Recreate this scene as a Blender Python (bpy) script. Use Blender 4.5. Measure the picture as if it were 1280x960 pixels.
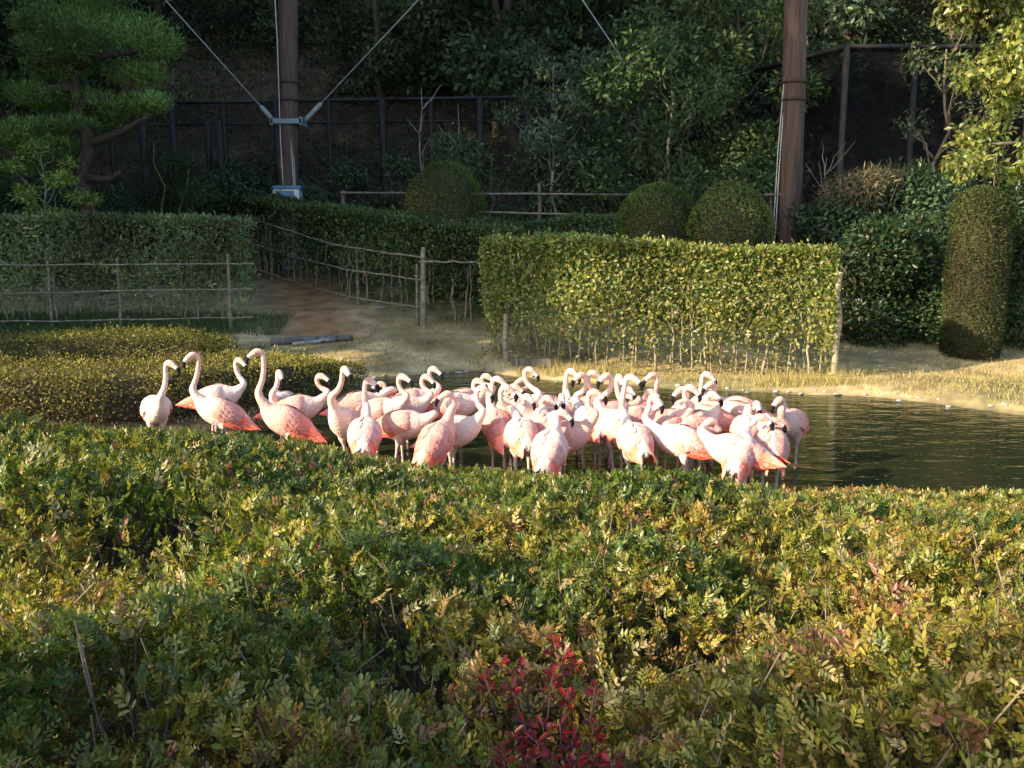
import bpy, math, random
import numpy as np
from mathutils import Vector, Matrix

random.seed(7)
RNG = np.random.default_rng(11)
sc = bpy.context.scene
for o in list(bpy.data.objects):
    bpy.data.objects.remove(o)
COL = sc.collection

# ------------------------------------------------------------------ camera
H, F, PITCH = 1.78, 1100.0, math.atan(180 / 1100.0)
cam = bpy.data.cameras.new('camera')
cam.sensor_width = 36.0
cam.lens = 36.0 * F / 1280.0
cam.clip_start, cam.clip_end = 0.05, 600.0
cam_o = bpy.data.objects.new('camera', cam)
cam_o.location = (0, 0, H)
cam_o.rotation_euler = (math.pi / 2 - PITCH, 0, 0)
COL.objects.link(cam_o)
sc.camera = cam_o

# ------------------------------------------------------------------ light
SUN_EL = math.radians(24)
SUN_H = Vector((-0.90, -0.43)).normalized()
SUN = Vector((SUN_H.x * math.cos(SUN_EL), SUN_H.y * math.cos(SUN_EL), math.sin(SUN_EL)))
world = bpy.data.worlds.new('World')
sc.world = world
world.use_nodes = True
wn = world.node_tree
sky = wn.nodes.new('ShaderNodeTexSky')
sky.sky_type = 'NISHITA'
sky.sun_disc = False
sky.sun_elevation = SUN_EL
sky.sun_rotation = math.atan2(SUN.x, SUN.y)
wn.links.new(sky.outputs[0], wn.nodes['Background'].inputs[0])
wn.nodes['Background'].inputs[1].default_value = 0.15
sun = bpy.data.lights.new('sun', 'SUN')
sun.energy = 4.6
sun.angle = math.radians(0.5)
sun.color = (1.0, 0.83, 0.58)
sun_o = bpy.data.objects.new('sun', sun)
sun_o.rotation_euler = (-SUN).to_track_quat('-Z', 'Y').to_euler()
sun_o.location = (-30, -20, 30)
COL.objects.link(sun_o)
sc.view_settings.view_transform = 'Standard'
sc.view_settings.look = 'None'
sc.view_settings.gamma = 1.0
sc.view_settings.exposure = 1.42
sc.view_settings.use_curve_mapping = False
sc.cycles.max_bounces = 6
sc.cycles.diffuse_bounces = 3
sc.cycles.transparent_max_bounces = 12
sc.cycles.use_denoising = True

# ------------------------------------------------------------------ helpers
FWD = np.array([0, math.cos(PITCH), -math.sin(PITCH)])
UPV = np.array([0, math.sin(PITCH), math.cos(PITCH)])


def ray(u, v):
    return np.array([1.0, 0, 0]) * ((u - 640) / F) + UPV * (-(v - 480) / F) + FWD


def W(u, v, Y):
    d = ray(u, v)
    return np.array([0, 0, H]) + d * (Y / d[1])


def G(u, v, z=0.0):
    d = ray(u, v)
    return np.array([0, 0, H]) + d * ((z - H) / d[2])


def tag(o, label=None, cat=None, group=None, kind=None):
    if label: o['label'] = label
    if cat: o['category'] = cat
    if group: o['group'] = group
    if kind: o['kind'] = kind
    return o


def empty(name, loc=(0, 0, 0), rz=0.0):
    o = bpy.data.objects.new(name, None)
    o.empty_display_size = 0.1
    o.location = tuple(float(c) for c in loc)
    o.rotation_euler = (0, 0, rz)
    COL.objects.link(o)
    return o


def link(name, mesh, parent=None, loc=(0, 0, 0), rot=(0, 0, 0), scale=(1, 1, 1)):
    o = bpy.data.objects.new(name, mesh)
    o.location = tuple(float(c) for c in loc)
    o.rotation_euler = tuple(float(c) for c in rot)
    o.scale = tuple(float(c) for c in scale)
    COL.objects.link(o)
    o.parent = parent
    return o


def unit(a):
    a = np.asarray(a, float)
    return a / (np.linalg.norm(a, axis=-1, keepdims=True) + 1e-9)


class Noise:
    """smooth pseudo noise out of sine waves, for numpy arrays"""
    def __init__(s, seed, freq, dim=3, n=9):
        r = np.random.default_rng(seed)
        s.k = r.normal(size=(n, dim)) * freq
        s.p = r.uniform(0, 6.28, n)
    def __call__(s, p):
        return np.sin(p @ s.k.T + s.p).sum(-1) / math.sqrt(len(s.p) / 2)


def raw_mesh(name, V, Fc, mat, col=None, smooth=True):
    """V (n,3); Fc: (m,k) array or list of tuples; col (n,3) point colours"""
    me = bpy.data.meshes.new(name)
    if isinstance(Fc, np.ndarray):
        n, m, k = len(V), len(Fc), Fc.shape[1]
        me.vertices.add(n)
        me.vertices.foreach_set('co', np.ascontiguousarray(V, np.float32).ravel())
        me.loops.add(m * k)
        me.loops.foreach_set('vertex_index', np.ascontiguousarray(Fc, np.int32).ravel())
        me.polygons.add(m)
        me.polygons.foreach_set('loop_start', np.arange(0, m * k, k, dtype=np.int32))
        me.update(calc_edges=True)
    else:
        me.from_pydata([tuple(map(float, v)) for v in V], [], Fc)
    if col is not None:
        a = me.color_attributes.new('Col', 'FLOAT_COLOR', 'POINT')
        c4 = np.ones((len(V), 4), np.float32)
        c4[:, :3] = col
        a.data.foreach_set('color', c4.ravel())
    if smooth:
        me.polygons.foreach_set('use_smooth', np.ones(len(me.polygons), bool))
    me.materials.append(mat)
    me.update()
    return me


class MB:
    def __init__(s):
        s.V, s.F, s.C, s.n = [], [], [], 0
    def add(s, V, Fc, col=(0.5, 0.5, 0.5)):
        V = np.asarray(V, float)
        s.F += [tuple(int(i) + s.n for i in f) for f in Fc]
        s.V.append(V)
        c = np.asarray(col, float)
        s.C.append(np.tile(c, (len(V), 1)) if c.ndim == 1 else c)
        s.n += len(V)
    def tube(s, pts, rad, col=(0.5, 0.5, 0.5), sides=8, cap=True, flat=None):
        V, Fc, ring = sweep(pts, rad, sides, cap, flat)
        c = np.asarray(col, float)
        s.add(V, Fc, c if c.ndim == 1 else c[ring])
    def box(s, c, size, col=(0.5, 0.5, 0.5), rz=0.0):
        x, y, z = [q / 2 for q in size]
        V = np.array([[a, b, d] for a in (-x, x) for b in (-y, y) for d in (-z, z)])
        cs, sn = math.cos(rz), math.sin(rz)
        V = V @ np.array([[cs, sn, 0], [-sn, cs, 0], [0, 0, 1]]) + np.asarray(c)
        s.add(V, [(0, 1, 3, 2), (4, 6, 7, 5), (0, 4, 5, 1), (2, 3, 7, 6), (0, 2, 6, 4), (1, 5, 7, 3)], col)
    def mesh(s, name, mat, smooth=True):
        return raw_mesh(name, np.concatenate(s.V), s.F, mat, np.concatenate(s.C), smooth)


def sweep(pts, rad, sides=8, cap=True, flat=None):
    """tube along a polyline. rad: radius per point, or (half width, half height) per point"""
    P = np.asarray(pts, float)
    n = len(P)
    R = np.asarray(rad, float)
    if R.ndim == 0: R = np.full(n, float(R))
    if R.ndim == 1: R = np.stack([R, R], 1)
    T = unit(np.gradient(P, axis=0))
    ref = np.array([0, 0, 1.0]) if abs(T[0][2]) < 0.9 else np.array([0, 1.0, 0])
    side = unit(np.cross(ref, T[0]))
    V, ring = [], []
    ang = np.linspace(0, 2 * math.pi, sides, endpoint=False)
    for i in range(n):
        side = unit(side - T[i] * side.dot(T[i]))
        up = np.cross(T[i], side)
        V.append(P[i] + np.outer(np.cos(ang) * R[i, 0], side) + np.outer(np.sin(ang) * R[i, 1], up))
        ring += [i] * sides
    V = np.concatenate(V)
    Fc = []
    for i in range(n - 1):
        for j in range(sides):
            k = (j + 1) % sides
            Fc.append((i * sides + j, i * sides + k, (i + 1) * sides + k, (i + 1) * sides + j))
    if cap:
        Fc.append(tuple(range(sides - 1, -1, -1)))
        Fc.append(tuple((n - 1) * sides + j for j in range(sides)))
    return V, Fc, np.array(ring)


def catmull(P, n):
    P = np.asarray(P, float)
    Q = np.vstack([2 * P[0] - P[1], P, 2 * P[-1] - P[-2]])
    t = np.linspace(0, len(P) - 1 - 1e-6, n)
    i = t.astype(int)
    f = (t - i)[:, None]
    a, b, c, d = Q[i], Q[i + 1], Q[i + 2], Q[i + 3]
    return 0.5 * (2 * b + (c - a) * f + (2 * a - 5 * b + 4 * c - d) * f ** 2 + (3 * b - a - 3 * c + d) * f ** 3)


LEAF4 = (np.array([[0, 0, 0], [0.45, 0.5, 0.10], [1, 0, -0.06], [0.45, -0.5, 0.10]]), np.array([[0, 2, 1], [0, 3, 2]]))
LEAF6 = (np.array([[0, 0, 0], [0.36, 0.36, 0.10], [0.78, 0.42, 0.07], [1, 0, -0.06], [0.78, -0.42, 0.07], [0.36, -0.36, 0.10]]),
         np.array([[0, 3, 2, 1], [0, 5, 4, 3]]))
BLADE = (np.array([[0, 0.5, 0], [0, -0.5, 0], [1, 0, 0.0]]), np.array([[0, 1, 2]]))


def leaf_arrays(pos, d, nrm, ln, wd, col, tpl=LEAF4):
    tv, tf = tpl
    N, k = len(pos), len(tv)
    d = unit(d)
    nrm = unit(nrm - d * (nrm * d).sum(-1, keepdims=True))
    b = np.cross(nrm, d)
    ln = np.broadcast_to(np.asarray(ln, float), (N,))[:, None, None]
    wd = np.broadcast_to(np.asarray(wd, float), (N,))[:, None, None]
    V = pos[:, None, :] + d[:, None, :] * (tv[None, :, 0:1] * ln) + b[:, None, :] * (tv[None, :, 1:2] * wd) + nrm[:, None, :] * (tv[None, :, 2:3] * wd * 1.4)
    Fc = (np.arange(N) * k)[:, None, None] + tf[None]
    C = np.repeat(col, k, axis=0)
    return V.reshape(-1, 3), Fc.reshape(-1, tf.shape[1]), C


def leaf_mesh(name, mat, *a, **k):
    V, Fc, C = leaf_arrays(*a, **k)
    return raw_mesh(name, V, Fc, mat, C, smooth=False)


def rand_unit(n, rng=RNG):
    return unit(rng.normal(size=(n, 3)))


def pick(palette, w, n, rng=RNG, jit=0.22):
    pal = np.asarray(palette, float)
    w = np.asarray(w, float)
    idx = rng.choice(len(pal), n, p=w / w.sum())
    return pal[idx] * np.exp(rng.normal(0, jit, (n, 1))) * np.exp(rng.normal(0, jit * 0.3, (n, 3)))


# ------------------------------------------------------------------ materials
def new_mat(name):
    m = bpy.data.materials.new(name)
    m.use_nodes = True
    nt = m.node_tree
    return m, nt, nt.nodes['Principled BSDF'], nt.nodes['Material Output']


def leaf_mat(name, rough=0.42, trans=0.28, spec=0.45):
    m, nt, b, out = new_mat(name)
    at = nt.nodes.new('ShaderNodeAttribute'); at.attribute_name = 'Col'
    tc = nt.nodes.new('ShaderNodeTexCoord')
    no = nt.nodes.new('ShaderNodeTexNoise'); no.inputs['Scale'].default_value = 60.0
    nt.links.new(tc.outputs['Object'], no.inputs['Vector'])
    mp = nt.nodes.new('ShaderNodeMapRange')
    mp.inputs['To Min'].default_value = 0.7; mp.inputs['To Max'].default_value = 1.3
    nt.links.new(no.outputs['Fac'], mp.inputs['Value'])
    mu = nt.nodes.new('ShaderNodeVectorMath'); mu.operation = 'MULTIPLY'
    nt.links.new(at.outputs['Color'], mu.inputs[0]); nt.links.new(mp.outputs[0], mu.inputs[1])
    nt.links.new(mu.outputs[0], b.inputs['Base Color'])
    b.inputs['Roughness'].default_value = rough
    b.inputs['Specular IOR Level'].default_value = spec
    tr = nt.nodes.new('ShaderNodeBsdfTranslucent')
    g = nt.nodes.new('ShaderNodeVectorMath'); g.operation = 'MULTIPLY'
    g.inputs[1].default_value = (1.35, 1.45, 0.7)
    nt.links.new(mu.outputs[0], g.inputs[0]); nt.links.new(g.outputs[0], tr.inputs['Color'])
    mx = nt.nodes.new('ShaderNodeMixShader'); mx.inputs[0].default_value = trans
    nt.links.new(b.outputs[0], mx.inputs[1]); nt.links.new(tr.outputs[0], mx.inputs[2])
    nt.links.new(mx.outputs[0], out.inputs['Surface'])
    return m


def col_mat(name, rough=0.7, spec=0.3, scale=30.0, lo=0.7, hi=1.25, stretch=(1, 1, 1), bump=0.0, metal=0.0):
    """colour from the mesh's own colour attribute, broken up by noise"""
    m, nt, b, out = new_mat(name)
    at = nt.nodes.new('ShaderNodeAttribute'); at.attribute_name = 'Col'
    tc = nt.nodes.new('ShaderNodeTexCoord')
    mpn = nt.nodes.new('ShaderNodeMapping'); mpn.inputs['Scale'].default_value = stretch
    no = nt.nodes.new('ShaderNodeTexNoise'); no.inputs['Scale'].default_value = scale
    no.inputs['Detail'].default_value = 6.0
    nt.links.new(tc.outputs['Object'], mpn.inputs[0]); nt.links.new(mpn.outputs[0], no.inputs['Vector'])
    mp = nt.nodes.new('ShaderNodeMapRange')
    mp.inputs['From Min'].default_value = 0.3; mp.inputs['From Max'].default_value = 0.7
    mp.inputs['To Min'].default_value = lo; mp.inputs['To Max'].default_value = hi
    nt.links.new(no.outputs['Fac'], mp.inputs['Value'])
    mu = nt.nodes.new('ShaderNodeVectorMath'); mu.operation = 'MULTIPLY'
    nt.links.new(at.outputs['Color'], mu.inputs[0]); nt.links.new(mp.outputs[0], mu.inputs[1])
    nt.links.new(mu.outputs[0], b.inputs['Base Color'])
    b.inputs['Roughness'].default_value = rough
    b.inputs['Specular IOR Level'].default_value = spec
    b.inputs['Metallic'].default_value = metal
    if bump:
        bp = nt.nodes.new('ShaderNodeBump'); bp.inputs['Strength'].default_value = bump
        bp.inputs['Distance'].default_value = 0.02
        nt.links.new(no.outputs['Fac'], bp.inputs['Height']); nt.links.new(bp.outputs[0], b.inputs['Normal'])
    return m


M_LEAF = leaf_mat('leaf_semi_gloss', 0.38, 0.34, 0.40)
M_DULL = leaf_mat('leaf_dull', 0.6, 0.25, 0.25)
M_BARK = col_mat('bark', 0.85, 0.15, 18, 0.55, 1.35, (1, 1, 0.25), 0.6)
M_GROUND = col_mat('ground_earth', 0.95, 0.1, 3.5, 0.6, 1.35, (1, 1, 1), 0.8)
M_BAMBOO = col_mat('bamboo', 0.5, 0.35, 14, 0.6, 1.25, (1, 1, 1), 0.15)
M_POLE = col_mat('pole_wood', 0.7, 0.25, 10, 0.55, 1.35, (2.2, 2.2, 0.12), 0.4)
M_PLUME = col_mat('plumage', 0.8, 0.15, 38, 0.92, 1.06, (1, 1, 1.6), 0.5)
M_STONE = col_mat('stone', 0.85, 0.2, 14, 0.7, 1.2, (1, 1, 1), 0.5)
M_STEEL = col_mat('dark_steel', 0.6, 0.3, 9, 0.7, 1.3)
M_PAINT = col_mat('painted_metal', 0.45, 0.4, 7, 0.8, 1.1)

m, nt, b, out = new_mat('pond_water')
b.inputs['Base Color'].default_value = (0.018, 0.022, 0.010, 1)
b.inputs['Roughness'].default_value = 0.04
b.inputs['IOR'].default_value = 1.333
b.inputs['Specular IOR Level'].default_value = 0.5
tc = nt.nodes.new('ShaderNodeTexCoord')
mpn = nt.nodes.new('ShaderNodeMapping'); mpn.inputs['Scale'].default_value = (1.0, 2.2, 1.0)
n1 = nt.nodes.new('ShaderNodeTexNoise'); n1.inputs['Scale'].default_value = 2.6; n1.inputs['Detail'].default_value = 4.0
nt.links.new(tc.outputs['Object'], mpn.inputs[0]); nt.links.new(mpn.outputs[0], n1.inputs['Vector'])
bp = nt.nodes.new('ShaderNodeBump'); bp.inputs['Strength'].default_value = 0.36; bp.inputs['Distance'].default_value = 0.05
n2 = nt.nodes.new('ShaderNodeTexNoise'); n2.inputs['Scale'].default_value = 11.0; n2.inputs['Detail'].default_value = 3.0
nt.links.new(mpn.outputs[0], n2.inputs['Vector'])
ad = nt.nodes.new('ShaderNodeMath'); ad.operation = 'MULTIPLY_ADD'; ad.inputs[1].default_value = 0.20
nt.links.new(n2.outputs['Fac'], ad.inputs[0]); nt.links.new(n1.outputs['Fac'], ad.inputs[2])
nt.links.new(ad.outputs[0], bp.inputs['Height']); nt.links.new(bp.outputs[0], b.inputs['Normal'])
M_WATER = m

m, nt, b, out = new_mat('shade_net')
b.inputs['Base Color'].default_value = (0.007, 0.007, 0.009, 1)
b.inputs['Roughness'].default_value = 0.9
b.inputs['Specular IOR Level'].default_value = 0.0
tr = nt.nodes.new('ShaderNodeBsdfTransparent')
mx = nt.nodes.new('ShaderNodeMixShader'); mx.inputs[0].default_value = 0.20
nt.links.new(b.outputs[0], mx.inputs[1]); nt.links.new(tr.outputs[0], mx.inputs[2])
nt.links.new(mx.outputs[0], out.inputs['Surface'])
M_NET = m
m = M_NET.copy(); m.name = 'thin_net'
m.node_tree.nodes['Mix Shader'].inputs[0].default_value = 0.46
m.node_tree.nodes['Principled BSDF'].inputs['Base Color'].default_value = (0.02, 0.016, 0.013, 1)
M_NET2 = m

# ------------------------------------------------------------------ terrain, pond
POND = np.array([[-3.2, 5.2], [-4.1, 6.4], [-3.9, 7.5], [-2.5, 8.5], [-1.65, 9.9], [-1.9, 11.3], [-0.5, 12.0], [0.1, 11.35], [2.2, 10.35],
                 [3.9, 10.1], [4.6, 9.6], [5.25, 8.95], [7.5, 8.0], [11.5, 7.2], [13, 5.6], [10.5, 4.6], [4, 4.75], [0, 5.1]])


def pond_sd(x, y):
    p = np.stack([np.asarray(x, float), np.asarray(y, float)], -1)
    best = np.full(p.shape[:-1], 1e9)
    inside = np.zeros(p.shape[:-1], bool)
    n = len(POND)
    for i in range(n):
        a, c = POND[i], POND[(i + 1) % n]
        ac = c - a
        t = np.clip(((p - a) @ ac) / (ac @ ac), 0, 1)
        best = np.minimum(best, np.linalg.norm(p - a - t[..., None] * ac, axis=-1))
        cond = ((a[1] > p[..., 1]) != (c[1] > p[..., 1])) & (p[..., 0] < ac[0] * (p[..., 1] - a[1]) / (ac[1] + 1e-12) + a[0])
        inside ^= cond
    return np.where(inside, -best, best)


_nz = Noise(3, 0.35, 2)
_nz2 = Noise(5, 1.6, 2)


def ground(x, y):
    x, y = np.asarray(x, float), np.asarray(y, float)
    p = np.stack([x, y], -1)
    z = np.interp(y, [-30, 4, 5.5, 11.5, 13.4, 16, 20, 25, 32, 60, 110], [0.15, 0.15, 0.1, 0.08, 0.33, 0.8, 1.4, 2.5, 7.0, 26, 45])
    s = np.clip((-x - 17 - 0.25 * np.maximum(0, y - 10)) / 14, 0, 1) * np.clip((y - 9) / 8, 0, 1)
    z = z + 12 * s * s * (3 - 2 * s)
    z = z + _nz(p) * 0.25 * np.clip((y - 18) / 10, 0, 1) + _nz2(p) * 0.015
    d = pond_sd(x, y)
    d = d + 0.05 * _nz2(p * 2.0)
    return np.where(d > 0, z * np.clip(d / 0.3, 0, 1) ** 0.7, -0.3 * np.clip(-d / 0.5, 0, 1))


def gz(x, y):
    return float(ground(np.array([x]), np.array([y]))[0])


xs = np.concatenate([np.arange(-60, -8, 1.3), np.arange(-8, 14, 0.13), np.arange(14, 62, 1.3)])
ys = np.concatenate([np.arange(-30, 4, 1.2), np.arange(4, 17, 0.13), np.arange(17, 34, 0.5), np.arange(34, 110, 2.0)])
X, Y = np.meshgrid(xs, ys)
Z = ground(X, Y)
V = np.stack([X, Y, Z], -1).reshape(-1, 3)
nx, ny = len(xs), len(ys)
i = np.arange(nx * ny).reshape(ny, nx)
Fq = np.stack([i[:-1, :-1], i[:-1, 1:], i[1:, 1:], i[1:, :-1]], -1).reshape(-1, 4)
gn = Noise(21, 0.9, 2)(V[:, :2]); gn2 = Noise(22, 3.0, 2)(V[:, :2])
tan = np.array([0.40, 0.31, 0.16]); litter = np.array([0.085, 0.062, 0.038]); dirt = np.array([0.32, 0.17, 0.08])
green = np.array([0.06, 0.09, 0.03]); mud = np.array([0.05, 0.045, 0.03])
c = np.tile(tan, (len(V), 1)) * (1 + 0.18 * gn2[:, None])
w = np.clip(0.35 * gn, 0, 0.55)[:, None]
c = c * (1 - w) + green * w
w = np.clip((V[:, 1] - 15) / 3, 0, 1)[:, None]
c = c * (1 - w) + litter * (1 + 0.3 * gn2[:, None]) * w
w = (np.clip((-V[:, 0] - 4.0) / 0.6, 0, 1) * np.clip((14.8 - V[:, 1]) / 0.5, 0, 1))[:, None]      # grass at the foot of the fence
c = c * (1 - w) + green * w
px_ = -2.9 - 0.35 * (V[:, 1] - 13.5)                                                               # earth path climbing left
w = np.clip(1.3 - np.abs(V[:, 0] - px_) / 0.7, 0, 1) * np.clip((V[:, 1] - 12.9) / 0.6, 0, 1) * np.clip((19 - V[:, 1]) / 2, 0, 1)
c = c * (1 - w[:, None]) + dirt * w[:, None]
w = (np.clip((-V[:, 0] - 2.0) / 0.5, 0, 1) * np.clip((10.6 - V[:, 1]) / 0.5, 0, 1))[:, None]
c = c * (1 - w) + litter * w
w = np.clip(0.6 - V[:, 2] * 20, 0, 1)[:, None]
c = c * (1 - w) + mud * w
w = np.clip((5.0 - V[:, 1]) / 0.5, 0, 1)[:, None]
c = c * (1 - w) + mud * w
tag(link('ground', raw_mesh('ground', V, Fq, M_GROUND, np.clip(c, 0.01, 0.6))), kind='structure')

wv = np.array([[-7, 4.2, 0], [15, 4.2, 0], [15, 13, 0], [-7, 13, 0]])
tag(link('pond_water', raw_mesh('pond_water', wv, [(0, 1, 2, 3)], M_WATER, np.ones((4, 3)), False)), kind='structure')


def on_ground(p, dz=0.0):
    return np.array([p[0], p[1], gz(p[0], p[1]) + dz])


# dry grass on the far bank, green grass by the fence
def grass(name, label, x0, x1, y0, y1, n, hgt, pal, wts, keep):
    x = RNG.uniform(x0, x1, n); y = RNG.uniform(y0, y1, n)
    k = keep(x, y)
    x, y = x[k], y[k]
    z = ground(x, y)
    d = rand_unit(len(x)) * 0.55 + np.array([0, 0, 1])
    me = leaf_mesh(name, M_DULL, np.stack([x, y, z - 0.005], -1), d, rand_unit(len(x)), hgt * RNG.uniform(0.5, 1.3, len(x)), 0.008,
                   pick(pal, wts, len(x)), tpl=BLADE)
    tag(link(name, me), label, 'grass', kind='stuff')


gnz = Noise(31, 1.1, 2)
grass('dry_grass', 'short dry yellow grass on the far bank of the pond', -3.4, 11, 8.2, 14.5, 70000, 0.06,
      [(0.42, 0.33, 0.13), (0.33, 0.25, 0.10), (0.16, 0.17, 0.05)], [5, 4, 1.5],
      lambda x, y: (pond_sd(x, y) > 0.12) & (gnz(np.stack([x, y], -1)) > -0.9))
grass('bank_grass', 'tall dry grass tufts along the foot of the clipped hedge', -0.6, 4.2, 10.3, 12.3, 9000, 0.17,
      [(0.40, 0.32, 0.12), (0.2, 0.2, 0.06)], [4, 2],
      lambda x, y: (pond_sd(x, y) > 0.08) & (pond_sd(x, y) < 0.55) & (gnz(np.stack([x, y], -1) * 2) > -0.3))
grass('green_grass', 'green grass growing under the bamboo fence', -11, -3.6, 11.8, 14.6, 26000, 0.15,
      [(0.05, 0.10, 0.035), (0.08, 0.12, 0.04), (0.13, 0.12, 0.05)], [4, 3, 1], lambda x, y: gnz(np.stack([x, y], -1)) > -1.2)

# ------------------------------------------------------------------ shrubs and hedges
GREEN = [(0.035, 0.075, 0.022), (0.06, 0.105, 0.03), (0.10, 0.125, 0.035), (0.15, 0.14, 0.045)]


def blob_leaves(clumps, n, ln, wd, pal, wts, seed, up=0.35, shell=0.35, droop=0.0, jit=0.25):
    """leaf positions on and in squashed balls [(centre, (rx,ry,rz)), ...]"""
    r = np.random.default_rng(seed)
    vol = np.array([(c[1][0] * c[1][1] * c[1][2]) ** (2 / 3) for c in clumps])
    idx = r.choice(len(clumps), n, p=vol / vol.sum())
    ctr = np.array([c[0] for c in clumps])[idx]
    rad = np.array([c[1] for c in clumps])[idx]
    u = rand_unit(n, r)
    rr = 1 - np.abs(r.normal(0, shell, n))
    rr = np.clip(rr, 0.05, 1) * (1 + 0.10 * Noise(seed, 3.0)(u + idx[:, None]))
    pos = ctr + u * rad * rr[:, None]
    nrm = unit(u / rad) + np.array([0, 0, up]) + r.normal(0, 0.45, (n, 3))
    d = r.normal(0, 1, (n, 3)) + u * 0.6 + np.array([0, 0, -droop])
    tone = 1 + 0.25 * np.clip(Noise(seed + 1, 1.2)(pos), -2, 2)
    return (pos, d, nrm, ln * r.uniform(0.65, 1.25, n), wd * r.uniform(0.7, 1.2, n), pick(pal, wts, n, r, jit) * np.clip(tone, 0.5, 1.6)[:, None])


def limb(p0, p1, r0, r1, n=7, wob=0.08, rng=RNG, sag=0.0):
    p0, p1 = np.asarray(p0, float), np.asarray(p1, float)
    t = np.linspace(0, 1, n)[:, None]
    L = np.linalg.norm(p1 - p0)
    P = p0 + (p1 - p0) * t + rng.normal(0, wob * L / 3, (n, 3)) * np.sin(t * math.pi) + np.array([0, 0, sag * L]) * np.sin(t * math.pi)
    return P, np.linspace(r0, r1, n)


STEM_MESH = []
for k in range(5):
    b_ = MB()
    r_ = np.random.default_rng(50 + k)
    P, R = limb((0, 0, -0.05), (r_.normal(0, .09), r_.normal(0, .05), 1.0), 0.013, 0.007, 7, 0.06, r_)
    b_.tube(P, R, (0.30, 0.25, 0.17), 6)
    for q in range(3):
        p = P[3 + q]
        P2, R2 = limb(p, p + np.array([r_.normal(0, .12), r_.normal(0, .06), 0.25]), 0.006, 0.003, 4, 0.1, r_)
        b_.tube(P2, R2, (0.28, 0.23, 0.15), 5)
    STEM_MESH.append(b_.mesh('stem', M_BARK))


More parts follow.
